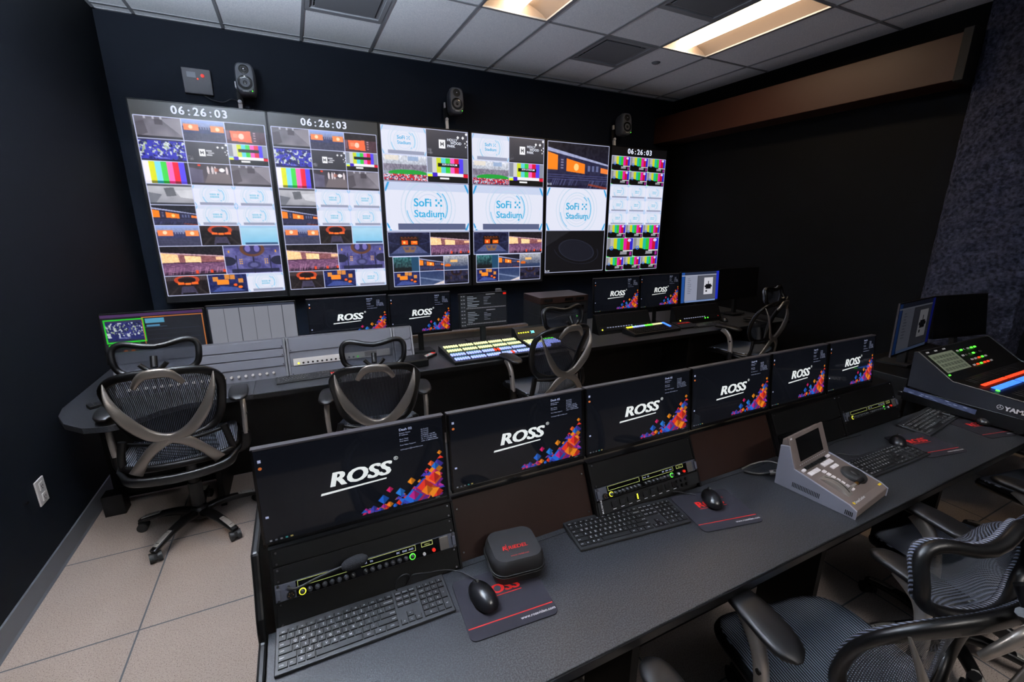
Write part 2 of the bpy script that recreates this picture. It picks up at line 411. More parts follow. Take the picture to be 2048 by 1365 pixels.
def troffer():
    t = thing('ceiling_light', None, 'ceiling light')
    W, L_, H = .585, 1.20, .12
    mb = MB()
    # recess: curved reflector each side of the tube and flat ends
    for sgn in (-1, 1):
        prof = [(sgn * W / 2, .0), (sgn * W / 2 * .86, .035), (sgn * W / 2 * .6, .07), (sgn * .10, .09), (sgn * .07, .09)]
        vs = [(p[0], y, p[1]) for y in (-L_ / 2, L_ / 2) for p in prof]; n = len(prof)
        mb.add(vs, [(i, i + 1, n + i + 1, n + i) for i in range(n - 1)], True)
    mb.build('reflector', 'reflector', t)
    e = MB()
    for sgn in (-1, 1):
        e.add([(-W / 2, sgn * L_ / 2, 0), (W / 2, sgn * L_ / 2, 0), (W / 2, sgn * L_ / 2, .12), (-W / 2, sgn * L_ / 2, .12)], [(0, 1, 2, 3)])
    e.add([(-.08, -L_ / 2, .092), (.08, -L_ / 2, .092), (.08, L_ / 2, .092), (-.08, L_ / 2, .092)], [(0, 1, 2, 3)])
    e.build('housing', 'reflector', t)
    f = MB()
    for a, b, c, d in ((-.30, -.285, -.605, .605), (.285, .30, -.605, .605), (-.30, .30, -.605, -.592), (-.30, .30, .592, .605)): f.box(a, b, c, d, -.006, .006)
    f.build('frame', 'grid', t)
    l = MB()
    pr = [(.088 * math.cos(math.pi * i / 14), .088 - .066 * math.sin(math.pi * i / 14)) for i in range(15)]
    vs = [(x, y, z) for y in (-.585, .585) for x, z in pr]
    l.add(vs, [(i, i + 1, 15 + i + 1, 15 + i) for i in range(14)], True); l.add(vs, [tuple(range(15)), tuple(range(15, 30))[::-1]])
    l.build('diffuser', 'lamp', t)
    return t
tr = troffer()
labs = ['recessed warm ceiling light cut off by the top edge, left of the long one', 'long recessed warm ceiling light above the right side of the room']
for i, (x, y) in enumerate(LT):
    o = tr if i == 0 else copy_tree(tr)
    o.location = (x + .306, y + .61, ZC); tag(o, labs[i], group='recessed ceiling lights')
def fill_lamp(label, x, y, yaw, z, low, high):  # invented hanging lamp, kept out of view, to light ceiling and room
    t = thing('fill_light', label, 'pendant light', (x, y, z), (0, 0, yaw), 'added hanging fill lamps out of view')
    MB().box(-.62, .62, -.055, -.045, -.04, .03).box(-.62, .62, .045, .055, -.04, .03).box(-.63, -.62, -.055, .055, -.04, .03).box(.62, .63, -.055, .055, -.04, .03).build('housing', 'grid', t, bevel=.003)
    MB().box(-.61, .61, -.044, .044, -.036, -.030).build('lower_diffuser', low, t)
    MB().box(-.61, .61, -.044, .044, .016, .022).build('upper_diffuser', high, t)
    for sx in (-.5, .5): MB().cyl((sx, 0, .02), (sx, 0, ZC - z), .0015, n=6).build('hanging_wire', 'screw', t)
fill_lamp('added hanging lamp near the left wall, out of view, brightening the ceiling', -.80, 1.75, 90, 2.62, 'fill_neutral', 'fill_cool')
fill_lamp('added hanging lamp behind the camera, out of view, brightening the room', 1.30, -1.30, 0, 2.72, 'fill_soft', 'fill_neutral')
def vent():
    t = thing('ceiling_vent', None, 'air vent')
    f = MB()
    # stepped frame and dropped face plate
    for k, (o_, i_, z0, z1) in enumerate(((.300, .262, -.006, .004), (.262, .235, .004, .03))):
        for a, b, c, d in ((-o_, -i_, -o_, o_), (i_, o_, -o_, o_), (-i_, i_, -o_, -i_), (-i_, i_, i_, o_)): f.box(a, b, c, d, z0, z1)
    f.build('frame', 'grid', t)
    B(-.26, .26, -.26, .26, .05, .055).build('duct_opening', 'matte', t)
    p = MB().box(-.225, .225, -.225, .225, -.004, .004)
    for sx in (-1, 1):
        for sy in (-1, 1): p.cyl((sx * .18, sy * .18, .004), (sx * .18, sy * .18, .05), .006, n=8)
    p.build('face_plate', 'perf', t)
    return t
vn = vent()
vl = ['square ceiling vent in the middle of the ceiling with a dark gap along its back', 'square ceiling vent cut off by the top edge, above the wall speaker at the left', 'square ceiling vent at the top edge beside the long ceiling light']
for i, (x, y) in enumerate(VT):
    o = vn if i == 0 else copy_tree(vn)
    o.location = (x + .306, y + .305, ZC); tag(o, vl[i], group='ceiling air vents')
sd = MB().lathe([(0, -.012), (.03, -.012), (.042, -.006), (.045, 0)], 24)
o = sd.build('sprinkler_cover', 'panelgrey'); o.location = (3.597, 4.014, ZC); tag(o, 'small round concealed sprinkler cover in a ceiling tile below the long light', 'sprinkler cover')
# outlet on left wall
t = thing('wall_outlet', 'white outlet plate low on the dark left wall above the baseboard', 'outlet', (XL, 2.662, .42), (0, 90, 0))
# local x = down(-z world), y = world y, z = out of wall
B(-.064, .064, -.040, .040, 0, .007).build('plate', 'white', t, bevel=.003)
mb = MB()
for sx in (-.028, .028):
    mb.box(sx - .020, sx + .020, -.017, .017, .007, .011)
mb.build('receptacle', 'white', t, bevel=.002)
mb = MB()
for sx in (-.028, .028):
    for sy in (-.007, .007): mb.box(sx - .006, sx + .005, sy - .0012, sy + .0012, .011, .0118)
    mb.cyl((sx + .012, 0, .011), (sx + .012, 0, .0118), .003, n=10)
mb.build('slot', 'matte', t)
tag(B(XL, XL + .012, 2.515, 2.535, .435, .443).build('wall_scuff_hook', 'screw'), 'tiny metal hook stub on the left wall beside the white outlet', 'hook')
# small black pedestal box by the baseboard
o = B(-.05, .05, -.045, .045, 0, .13).build('floor_box', 'black', bevel=.004); o.location = (-1.11, 3.08, 0)
tag(o, 'small black box standing on the floor behind the leftmost chair by the baseboard', 'box')
# ================================================================ PICTURES ON THE SCREENS
def C(*a): return np.array(a, dtype=np.float32)
def rect(T, x0, y0, x1, y1, c, a=1.0):
    h, w_ = T.shape[:2]; i0, i1 = max(0, int(round(y0 * h))), min(h, max(int(round(y0 * h)) + 1, int(round(y1 * h)))); j0, j1 = max(0, int(round(x0 * w_))), min(w_, max(int(round(x0 * w_)) + 1, int(round(x1 * w_))))
    T[i0:i1, j0:j1] = T[i0:i1, j0:j1] * (1 - a) + C(*c) * a
def poly(T, pts, c, a=1.0):
    h, w_ = T.shape[:2]; yy, xx = np.mgrid[0:h, 0:w_]; xx = (xx + .5) / w_; yy = (yy + .5) / h
    ins = np.zeros((h, w_), bool); n = len(pts)
    for i in range(n):
        (x0, y0), (x1, y1) = pts[i], pts[(i + 1) % n]
        if y0 == y1: continue
        cr = ((y0 > yy) != (y1 > yy)) & (xx < (x1 - x0) * (yy - y0) / (y1 - y0) + x0); ins ^= cr
    T[ins] = T[ins] * (1 - a) + C(*c) * a
def XY(T):
    h, w_ = T.shape[:2]; yy, xx = np.mgrid[0:h, 0:w_]; return (xx + .5) / w_, (yy + .5) / h
def ell(T, cx, cy, rx, ry, c, a=1.0, ring=None):
    x, y = XY(T); d = np.sqrt(((x - cx) / rx) ** 2 + ((y - cy) / ry) ** 2)
    mk = (d < 1) if ring is None else ((d < 1) & (d > 1 - ring)); T[mk] = T[mk] * (1 - a) + C(*c) * a
def noise(T, amt, cells=(8, 8), col=(1, 1, 1)):
    h, w_ = T.shape[:2]; g = RNG.random((cells[1] + 1, cells[0] + 1)); x, y = XY(T); x = x * cells[0]; y = y * cells[1]
    i = np.minimum(y.astype(int), cells[1] - 1); j = np.minimum(x.astype(int), cells[0] - 1); fx = x - j; fy = y - i
    v = g[i, j] * (1 - fx) * (1 - fy) + g[i, j + 1] * fx * (1 - fy) + g[i + 1, j] * (1 - fx) * fy + g[i + 1, j + 1] * fx * fy
    T += ((v - .5) * 2 * amt)[..., None] * C(*col)
def vgrad(T, c0, c1):
    h = T.shape[0]; t = np.linspace(0, 1, h)[:, None, None]; T[:] = C(*c0) * (1 - t) + C(*c1) * t
def t_corr(T):
    vgrad(T, (.36, .34, .38), (.50, .48, .52)); noise(T, .06, (6, 4)); poly(T, [(.55, .1), (1, .0), (1, .85)], (.62, .60, .64), .6)
    poly(T, [(0, .3), (.2, .2), (.25, .75), (0, .95)], (.24, .22, .25), .6); rect(T, .42, .1, .6, .35, (.22, .2, .23), .7)
    for x in (.2, .38, .55): rect(T, x, .02, x + .05, .12, (.75, .74, .78), .8)
    rect(T, 0, .88, 1, 1, (.16, .15, .18))
def t_bowl(T):
    vgrad(T, (.62, .68, .86), (.20, .22, .36))
    x, y = XY(T); T[y > .32] = C(.22, .24, .40); T[y > .62] = C(.26, .26, .36); noise(T, .05, (30, 14)); rect(T, 0, 0, 1, .12, (.55, .63, .86), .8)
    rect(T, .04, .22, .38, .5, (.95, .52, .30)); rect(T, .66, .24, .97, .52, (.95, .55, .30)); ell(T, .2, .34, .05, .09, (1, .85, .7)); ell(T, .82, .38, .05, .09, (1, .85, .7))
    for i in range(4): rect(T, .42 + i * .06, .26, .45 + i * .06, .42, (.5, .52, .66))
    for k in range(5): rect(T, 0, .6 + k * .08, 1, .615 + k * .08, (.14, .15, .24), .7)
def t_board(T):
    vgrad(T, (.12, .10, .11), (.18, .12, .15)); rect(T, 0, .36, 1, .95, (.30, .20, .24)); noise(T, .04, (20, 10))
    poly(T, [(.11, .38), (.62, .34), (.64, .9), (.13, .85)], (.95, .42, .24)); ell(T, .38, .62, .07, .14, (1, .8, .72)); rect(T, .18, .5, .3, .7, (1, .6, .45), .8)
    for k in range(4): rect(T, .68, .4 + k * .12, .74, .46 + k * .12, (.8, .66, .7), .8)
    rect(T, .02, .38, .09, .8, (.55, .40, .46), .7)
def field(T, cells):
    h, w_ = T.shape[:2]; Z_ = np.zeros((h, w_, 3), np.float32); noise(Z_, .5, cells); return Z_[..., 0] + .5
def t_crowd(T, main=(.20, .20, .72)):
    T[:] = C(*main); x, y = XY(T); noise(T, .10, (8, 5), (.6, .6, 1))
    T[(field(T, (13, 7)) > .66)] = C(.10, .11, .40); f = field(T, (24, 13)); T[(f > .66) & (y > .1) & (y < .8)] = C(.80, .83, .86)
    f = field(T, (34, 16)); T[(f > .74) & (y > .15) & (y < .7)] = C(.62, .68, .52); T[(f < .20)] = C(.08, .09, .16)
    poly(T, [(.3, .8), (.62, .84), (.62, .87), (.3, .84)], (.7, .72, .9), .7); rect(T, 0, 0, 1, .07, (.2, .2, .28)); rect(T, 0, .92, 1, 1, (.12, .12, .24))
def t_park(T):
    vgrad(T, (.26, .26, .30), (.20, .20, .23)); rect(T, .30, .34, .45, .66, (.95, .95, .97))
    rect(T, .335, .42, .355, .58, (.2, .2, .22)); rect(T, .395, .42, .415, .58, (.2, .2, .22)); rect(T, .335, .48, .415, .52, (.2, .2, .22))
    for i in range(3): rect(T, .47 + (.04 if i == 1 else 0), .37 + i * .1, .63 + (.03 if i == 1 else -.02), .43 + i * .1, (.85, .85, .88), .85)
    for px, py, r in ((.76, .22, .035), (.88, .22, .035), (.97, .08, .035), (.93, .42, .02), (.98, .34, .022), (.95, .55, .02), (.985, .47, .018)):
        poly(T, [(px - r, py), (px, py - r * 1.8), (px + r, py), (px, py + r * 1.8)], (.95, .95, .97))
    for k in range(14): rect(T, .01 + RNG.random() * .12, .66 + RNG.random() * .2, .02 + RNG.random() * .14, .70 + RNG.random() * .2, (.7, .7, .74), .25)
    rect(T, 0, .94, 1, 1, (.10, .10, .12))
BARS = [(.75, .75, .75), (.80, .85, .15), (.35, .80, .85), (.20, .80, .25), (.95, .35, .75), (.85, .08, .22), (.32, .25, .92)]
def t_bars(T):
    T[:] = C(.05, .05, .06); n = 7
    for i, c in enumerate([(.95, .93, .95), (.88, .9, .12), (.5, .86, .92), (.25, .86, .3), (1, .42, .75), (1, .08, .2), (.35, .28, .95)]): rect(T, i * .13, 0, (i + 1) * .13, .86, c)
    for i, c in enumerate([(.9, .88, .9), (.5, .5, .1), (.05, .5, .55), (.05, .55, .1), (.75, .1, .4), (.5, .02, .1), (.3, .2, .8)]): rect(T, i * .13, .86, (i + 1) * .13, .98, c)
    rect(T, .95, 0, 1, 1, (.12, .11, .16))
def t_smpte(T):
    T[:] = C(.05, .05, .05); rect(T, 0, 0, 1, .60, (.52, .54, .60))
    for i, c in enumerate([(.80, .80, .80)] + BARS[1:]): rect(T, .12 + i * .108, 0, .12 + (i + 1) * .108, .60, c)
    rect(T, 0, .60, .12, .70, (.62, .85, .90)); rect(T, 0, .66, .12, .76, (.90, .95, .15)); rect(T, .12, .60, .24, .76, (.25, .12, .75)); rect(T, .24, .60, .88, .74, (.93, .92, .94)); rect(T, .88, .62, 1, .76, (.85, .08, .2))
    rect(T, .26, .22, .78, .36, (.06, .06, .06)); rect(T, .30, .78, .52, .86, (.94, .94, .95))
    x, y = XY(T); mk = (y > .80) & (x > .24) & (x < .3); T[mk] = C(.02, .02, .02); rect(T, 0, .95, 1, 1, (.05, .05, .08))
def t_tunnel(T):
    vgrad(T, (.20, .18, .22), (.36, .33, .37)); poly(T, [(0, .2), (.32, .3), (.3, 1), (0, 1)], (.36, .34, .44)); rect(T, .22, .05, .28, .14, (.9, .25, .15)); noise(T, .04, (10, 6))
    poly(T, [(.3, 1), (.45, .4), (.95, .4), (1, 1)], (.44, .40, .42))
    for x_ in (.45, .55, .62, .9): ell(T, x_, .3, .03, .18, (.85, .8, .82))
    ell(T, .78, .28, .07, .09, (.95, .93, .95)); rect(T, .6, .2, .7, .36, (.65, .35, .28), .7); rect(T, 0, .9, 1, 1, (.14, .13, .16))
def t_room(T):
    vgrad(T, (.75, .75, .78), (.58, .58, .62)); poly(T, [(.36, .2), (.58, .15), (.62, .55), (.40, .6)], (.40, .41, .44)); poly(T, [(0, .4), (.3, .5), (.1, 1), (0, 1)], (.45, .46, .5))
    poly(T, [(.6, .3), (1, .25), (1, .7), (.7, .62)], (.8, .8, .83)); rect(T, 0, 0, 1, .1, (.30, .30, .34)); rect(T, 0, .9, 1, 1, (.25, .26, .3)); noise(T, .04, (8, 6))
def t_sofi(T, bar=True, top=True, mark=True):
    T[:] = C(.86, .87, .93); x, y = XY(T); asp = T.shape[1] / T.shape[0]
    if top: T[y < .16] = C(.76, .80, .90)
    d = np.sqrt(((x - .5) * asp) ** 2 + (y - .5) ** 2); an = np.arctan2(y - .5, (x - .5) * asp)
    wv = 1.4 / T.shape[0]
    for r, c in ((.27, (.78, .82, .90)), (.34, (.80, .84, .90)), (.40, (.74, .82, .90)), (.53, (.70, .80, .88)), (.62, (.78, .83, .90))):
        mk = abs(d - r) < wv; T[mk] = C(*c)
    mk = (abs(d - .43) < max(.012, wv)) & (an > -.75) & (an < .55); T[mk] = C(.32, .70, .88)
    mk = (abs(d - .36) < max(.012, wv)) & (an > -1.0) & (an < -.62); T[mk] = C(.35, .70, .88)
    mk = (abs(d - .36) < max(.016, wv)) & (an > .65) & (an < .8); T[mk] = C(.2, .66, .86)
    mk = (abs(d - .50) < wv) & (an > 2.2) & (an < 3.0); T[mk] = C(.35, .70, .88)
    for pts in ([(0, .16), (.035, 0), (.06, 0), (.01, .2)], [(.99, .2), (.94, 0), (.965, 0), (1, .14)], [(0, .84), (.01, .82), (.06, 1), (.03, 1)], [(1, .84), (.99, .82), (.94, 1), (.97, 1)]): poly(T, pts, (.15, .60, .85))
    if bar: rect(T, .13, .84, .95, .97, (.34, .37, .50)); rect(T, 0, .98, 1, 1, (.7, .75, .85))
    if T.shape[0] < 110: T[:] = T * .55 + C(.86, .87, .93) * .45
    if mark:
        c = (.42, .72, .84)
        for i, wd in enumerate((.13, .2)):
            for k in range(7 if i else 5):
                x0 = .5 - .11 + k * .032; rect(T, x0, .40 + i * .12, x0 + .022, .49 + i * .12, c, .85)
        rect(T, .57, .40, .62, .49, c, .8)
def t_sea(T):
    vgrad(T, (.70, .84, .92), (.48, .74, .88)); rect(T, 0, 0, 1, .12, (.62, .78, .90)); noise(T, .015, (6, 8)); rect(T, .1, .86, .97, .97, (.22, .34, .50)); rect(T, 0, .97, 1, 1, (.75, .82, .9))
def t_night(T, big=False):
    vgrad(T, (.09, .09, .13), (.12, .11, .22)); x, y = XY(T)
    poly(T, [(0, .12), (1, .42), (1, .48), (0, .2)], (.62, .64, .78)); poly(T, [(0, .2), (1, .46), (1, .9), (0, .95)], (.15, .15, .26))
    noise(T, .05, (40, 24)); poly(T, [(0, .22), (.16, .28), (.16, .6), (0, .6)], (.98, .52, .12)); poly(T, [(.30, .34), (.60, .44), (.60, .66), (.30, .62)], (.98, .50, .12)); ell(T, .46, .52, .04, .08, (1, .8, .5))
    rect(T, .19, .32, .27, .6, (.18, .17, .28)); poly(T, [(.87, .5), (1, .53), (1, .64), (.87, .62)], (.95, .50, .22))
    for k in range(4): rect(T, .21, .36 + k * .06, .25, .39 + k * .06, (.7, .68, .8), .6)
    for k in range(3): rect(T, .65 + k * .07, .47, .69 + k * .07, .60, (.55, .60, .8), .55)
    for k in range(22):
        a = RNG.random(); poly(T, [(a - .03, .98), (a - .02, .98), (a + .03, .80), (a + .02, .80)], (.36, .38, .56), .6)
    for k in range(3): rect(T, 0, .70 + k * .05, 1, .715 + k * .05, (.30, .31, .50), .7)
    poly(T, [(.66, .92), (1, 1), (1, .95), (.68, .88)], (.65, .25, .15), .7); rect(T, 0, .94, .5, 1, (.08, .08, .13), .7)
def t_pink(T):
    vgrad(T, (.08, .07, .08), (.24, .14, .24)); poly(T, [(0, .2), (1, .34), (1, .42), (0, .24)], (.75, .62, .66)); poly(T, [(0, .24), (1, .38), (1, .55), (0, .55)], (.55, .34, .36))
    poly(T, [(0, .22), (.26, .28), (.28, .54), (0, .56)], (1, .82, .60)); poly(T, [(.36, .32), (.62, .36), (.62, .56), (.37, .55)], (1, .84, .62)); rect(T, .86, .38, 1, .48, (1, .8, .6), .9)
    x, y = XY(T); rect(T, 0, .56, 1, .86, (.36, .22, .36)); noise(T, .10, (50, 26), (1, .8, .9))
    for k in range(6): poly(T, [(0, .62 + k * .05), (1, .58 + k * .05), (1, .594 + k * .05), (0, .634 + k * .05)], (.80, .60, .72), .7)
    for k in range(30):
        a = RNG.random(); poly(T, [(a, .96), (a + .012, .96), (a + .05, .72), (a + .04, .72)], (.75, .55, .68), .55)
    for a in (.5, .74, .95): rect(T, a, .82, a + .05, .96, (.95, .30, .15), .9)
    poly(T, [(0, .98), (.4, .95), (1, .92), (1, 1), (0, 1)], (.10, .08, .12))
def t_aerial(T, dark=1.0):
    T[:] = C(.34, .33, .56); noise(T, .10, (14, 8)); noise(T, .06, (40, 24)); rect(T, 0, 0, 1, .1, (.24, .25, .42)); x, y = XY(T)
    for s_ in (.2, .5, .8): mk = (abs(x - s_) < .012) & (y > .35); T[mk] *= .45
    for cx in (.05, .95): ell(T, cx, .55, .14, .16, (.10, .10, .18), .9)
    ell(T, .5, .14, .22, .26, (.40, .24, .14), .9); ell(T, .5, .12, .16, .2, (.20, .18, .34)); ell(T, .42, .12, .05, .12, (.45, .42, .7)); ell(T, .58, .12, .05, .12, (.45, .42, .7))
    ell(T, .5, .70, .12, .14, (.20, .20, .36), .8); ell(T, .5, .70, .07, .08, (.36, .36, .56))
    for cx in (.28, .73):
        for k in range(6): rect(T, cx - .03 + (k % 2) * .035, .48 + (k // 2) * .07, cx - .01 + (k % 2) * .035, .52 + (k // 2) * .07, (.98, .72, .25))
    for cx in (.07, .9): rect(T, cx, .18, cx + .03, .26, (.85, .6, .2))
    rect(T, .1, .84, .95, .96, (.10, .11, .20), .85); T *= dark
def t_arena(T, k=1.0):
    T[:] = C(.10, .07, .07); noise(T, .05, (30, 20)); x, y = XY(T)
    mk = (y < .24) & ((x * 26) % 1 < .4); T[mk] = C(.36, .30, .32); ell(T, .5, .22, .30, .24, (.85, .28, .12), .85, .3); rect(T, .28, .34, .42, .45, (1, .42, .14)); rect(T, .45, .36, .58, .47, (1, .48, .16)); rect(T, .61, .34, .76, .45, (1, .42, .14)); ell(T, .5, .2, .2, .1, (.12, .05, .05))
    poly(T, [(.30, .95), (.36, .55), (.64, .55), (.72, .95)], (.26, .24, .34), .9); noise(T, .04, (24, 16)); rect(T, .36, .88, .66, 1, (.06, .05, .07)); poly(T, [(.02, .98), (.26, .56), (.3, .58), (.1, .98)], (.22, .19, .20), .7); poly(T, [(.98, .98), (.74, .56), (.7, .58), (.9, .98)], (.22, .19, .20), .7)
    T *= k
def t_arena2(T):
    T[:] = C(.10, .11, .22); noise(T, .06, (26, 14)); ell(T, .5, .25, .6, .3, (.22, .24, .42), .5, .12); rect(T, .27, .18, .72, .56, (.10, .06, .05))
    rect(T, .31, .34, .46, .52, (.92, .34, .08)); rect(T, .53, .36, .69, .52, (.95, .40, .10)); rect(T, .35, .38, .40, .48, (1, .74, .4)); rect(T, .58, .40, .66, .46, (1, .62, .25)); rect(T, .30, .24, .68, .30, (.42, .18, .08), .7)
    for k in range(5): rect(T, .30 + k * .08, .20, .34 + k * .08, .23, (.8, .4, .15), .7)
    poly(T, [(.03, .92), (.30, .56), (.68, .56), (.96, .92)], (.40, .44, .64), .65); noise(T, .05, (40, 26)); poly(T, [(.33, .60), (.66, .60), (.60, .84), (.39, .84)], (.50, .38, .28)); poly(T, [(.38, .64), (.48, .64), (.47, .74), (.40, .74)], (.30, .28, .42)); poly(T, [(.52, .64), (.62, .64), (.59, .74), (.53, .74)], (.30, .28, .42)); rect(T, 0, .88, 1, 1, (.16, .20, .34))
def t_bluebowl(T):
    T[:] = C(.10, .13, .34); noise(T, .08, (20, 12)); noise(T, .08, (50, 30), (.8, .9, 1.4))
    for a, b in ((.12, .12), (.42, .02), (.56, .04), (.76, .24)): rect(T, a, b, a + .13, b + .24, (.96, .60, .22), .85)
    rect(T, .22, .28, .52, .54, (1, .55, .14)); ell(T, .74, .64, .14, .14, (.12, .10, .2)); ell(T, .80, .70, .06, .07, (1, .45, .08)); ell(T, .68, .58, .05, .07, (.95, .35, .12)); poly(T, [(0, .98), (.3, .62), (.7, .7), (1, .98)], (.34, .42, .72), .6); rect(T, 0, .92, 1, 1, (.07, .1, .22))
def t_day(T):
    vgrad(T, (.85, .86, .90), (.40, .44, .52)); rect(T, 0, .35, 1, .6, (.5, .48, .55)); noise(T, .12, (50, 18)); rect(T, .05, .02, .35, .2, (.90, .86, .80), .8); rect(T, .56, .04, .8, .2, (.55, .65, .8), .8)
    ell(T, .55, .68, .44, .13, (.12, .62, .22)); x, y = XY(T); h, w_ = T.shape[:2]; g = np.kron(RNG.random((h // 3 + 1, w_ // 3 + 1)), np.ones((3, 3)))[:h, :w_]
    mk = (y > .72); T[mk & (g > .6)] = C(.85, .15, .18); T[mk & (g < .3)] = C(.82, .84, .9); T[mk & (g >= .3) & (g <= .6)] = C(.28, .22, .4); rect(T, 0, .96, 1, 1, (.1, .08, .12))
def t_teal(T):
    vgrad(T, (.20, .42, .44), (.08, .10, .12)); noise(T, .16, (22, 10), (.9, 1.1, 1)); rect(T, .70, 0, 1, 1, (.13, .28, .40)); rect(T, 0, .72, .7, 1, (.06, .07, .07))
def t_stands(T):
    vgrad(T, (.68, .68, .70), (.16, .20, .32)); noise(T, .1, (30, 14)); rect(T, .26, .28, .56, .46, (.92, .72, .45)); ell(T, .16, .66, .12, .12, (.85, .40, .12)); rect(T, 0, .74, 1, 1, (.16, .22, .36), .8)
def t_blueroof(T):
    vgrad(T, (.16, .22, .38), (.26, .32, .46)); poly(T, [(0, .4), (1, .7), (1, .84), (0, .48)], (.42, .48, .62)); poly(T, [(.5, 1), (1, .72), (1, .95)], (.85, .80, .80)); noise(T, .03, (18, 8))
def t_dim(T):
    T[:] = C(.045, .045, .06); poly(T, [(0, 0), (.42, 0), (0, .38)], (.11, .11, .13)); x, y = XY(T)
    u = (x - .52) * .8 + (y - .48) * .5; v = -(x - .52) * .5 + (y - .48) * .8; d = np.sqrt((u / .30) ** 2 + (v / .22) ** 2)
    T[d < 1] = C(.085, .09, .13); T[(d < 1.04) & (d > .97)] = C(.13, .14, .19); T[(d < 1.3) & (d > 1.26) & (y > .45)] = C(.12, .13, .18)
def t_grille(T):
    T[:] = C(.04, .04, .05)
    for i, c in enumerate([(.52, .52, .54), (.68, .68, .66), (.78, .80, .12), (.12, .70, .60), (.18, .74, .18), (.88, .10, .60), (.75, .08, .18), (.18, .15, .75)]): rect(T, i * .125, 0, (i + 1) * .125, .62, c)
    rect(T, .0, .62, .125, 1, (.3, .85, .35)); rect(T, .5, .7, .78, .86, (.55, .55, .58)); rect(T, .88, .72, .96, .92, (.6, .15, .55)); rect(T, .62, .64, 1, .70, (.85, .85, .85)); ell(T, .22, .76, .3, .22, (.02, .02, .02)); ell(T, .85, .12, .07, .08, (.8, .8, .95)); ell(T, .18, .52, .07, .1, (.2, .45, .9), 1, .4)
    for i, c in enumerate([(.5, .5, .52)]): pass
LINE = (.80, .82, .95)
def plane_from(A, w_, h_, name, mat_, parent, z=0.0):
    """A grid mesh lying in XY, centred, whose colours are the picture"""
    H_, W_ = A.shape[:2]; n = (H_ + 1) * (W_ + 1)
    xs = np.linspace(-w_ / 2, w_ / 2, W_ + 1); ys = np.linspace(h_ / 2, -h_ / 2, H_ + 1)
    co = np.zeros((H_ + 1, W_ + 1, 3), np.float32); co[..., 0] = xs; co[..., 1] = ys[:, None]; co[..., 2] = z
    P = np.pad(A, ((0, 1), (0, 1), (0, 0)), mode='edge'); P[1:, 1:] = A * .5 + P[1:, 1:] * .5
    P = np.clip(P, 0, 1); P = np.where(P <= .04045, P / 12.92, ((P + .055) / 1.055) ** 2.4)
    idx = np.arange(n).reshape(H_ + 1, W_ + 1)
    q = np.stack([idx[1:, :-1], idx[1:, 1:], idx[:-1, 1:], idx[:-1, :-1]], -1).reshape(-1, 4)
    me = bpy.data.meshes.new(name); me.vertices.add(n); me.vertices.foreach_set('co', co.ravel())
    me.loops.add(q.size); me.loops.foreach_set('vertex_index', q.ravel().astype(np.int32))
    me.polygons.add(len(q)); me.polygons.foreach_set('loop_start', np.arange(0, q.size, 4, dtype=np.int32))
    me.polygons.foreach_set('loop_total', np.full(len(q), 4, np.int32)); me.update(calc_edges=True)
    at = me.color_attributes.new('Col', 'FLOAT_COLOR', 'POINT')
    c4 = np.ones((n, 4), np.float32); c4[:, :3] = P.reshape(-1, 3); at.data.foreach_set('color', c4.ravel())
    me.materials.append(M[mat_]); me.validate()
    o = bpy.data.objects.new(name, me); COL.objects.link(o); o.parent = parent; return o
def tiles(A, spec):
    H_, W_ = A.shape[:2]
    for x0, y0, x1, y1, fn in spec:
        i0, i1, j0, j1 = int(round(y0 * H_)), int(round(y1 * H_)), int(round(x0 * W_)), int(round(x1 * W_))
        T = np.zeros((i1 - i0, j1 - j0, 3), np.float32); fn(T); A[i0:i1, j0:j1] = T
    for x0, y0, x1, y1, fn in spec:
        i0, i1, j0, j1 = int(round(y0 * H_)), int(round(y1 * H_)), int(round(x0 * W_)), int(round(x1 * W_)); e = 1
        for a, b, c, d in ((i0 - e, i0 + e, j0, j1), (i1 - e, i1 + e, j0, j1), (i0, i1, j0 - e, j0 + e), (i0, i1, j1 - e, j1 + e)): A[max(0, a):max(0, b), max(0, c):max(0, d)] = C(*LINE)
YW = 4.85
def wallscreen(x0, x1, z0, z1, name_label, W_=320):
    """portrait display; returns thing, width and height of its picture"""
    cx, cz = (x0 + x1) / 2, (z0 + z1) / 2; w_, h_ = x1 - x0, z1 - z0
    t = thing('wall_display', name_label, 'display', (cx, YW, cz), (90, 0, 0), 'portrait displays on the back wall')
    b = MB(); b.box(-w_ / 2, w_ / 2, -h_ / 2, h_ / 2, -.060, -.003)
    b.build('housing', 'gloss', t, bevel=.004)
    f = MB()
    for a, bb, c, d in ((-w_ / 2, -w_ / 2 + .010, -h_ / 2, h_ / 2), (w_ / 2 - .010, w_ / 2, -h_ / 2, h_ / 2), (-w_ / 2, w_ / 2, h_ / 2 - .010, h_ / 2), (-w_ / 2, w_ / 2, -h_ / 2, -h_ / 2 + .012)): f.box(a, bb, c, d, -.004, .001)
    f.build('bezel', 'satin', t, bevel=.001)
    mt = MB().box(-.2, .2, -.3, .3, -.21, -.06); mt.build('wall_mount', 'matte', t)
    return t, w_, h_
def frac(t_x0, t_z1, w_, h_, x, z): return (x - t_x0) / w_, (t_z1 - z) / h_
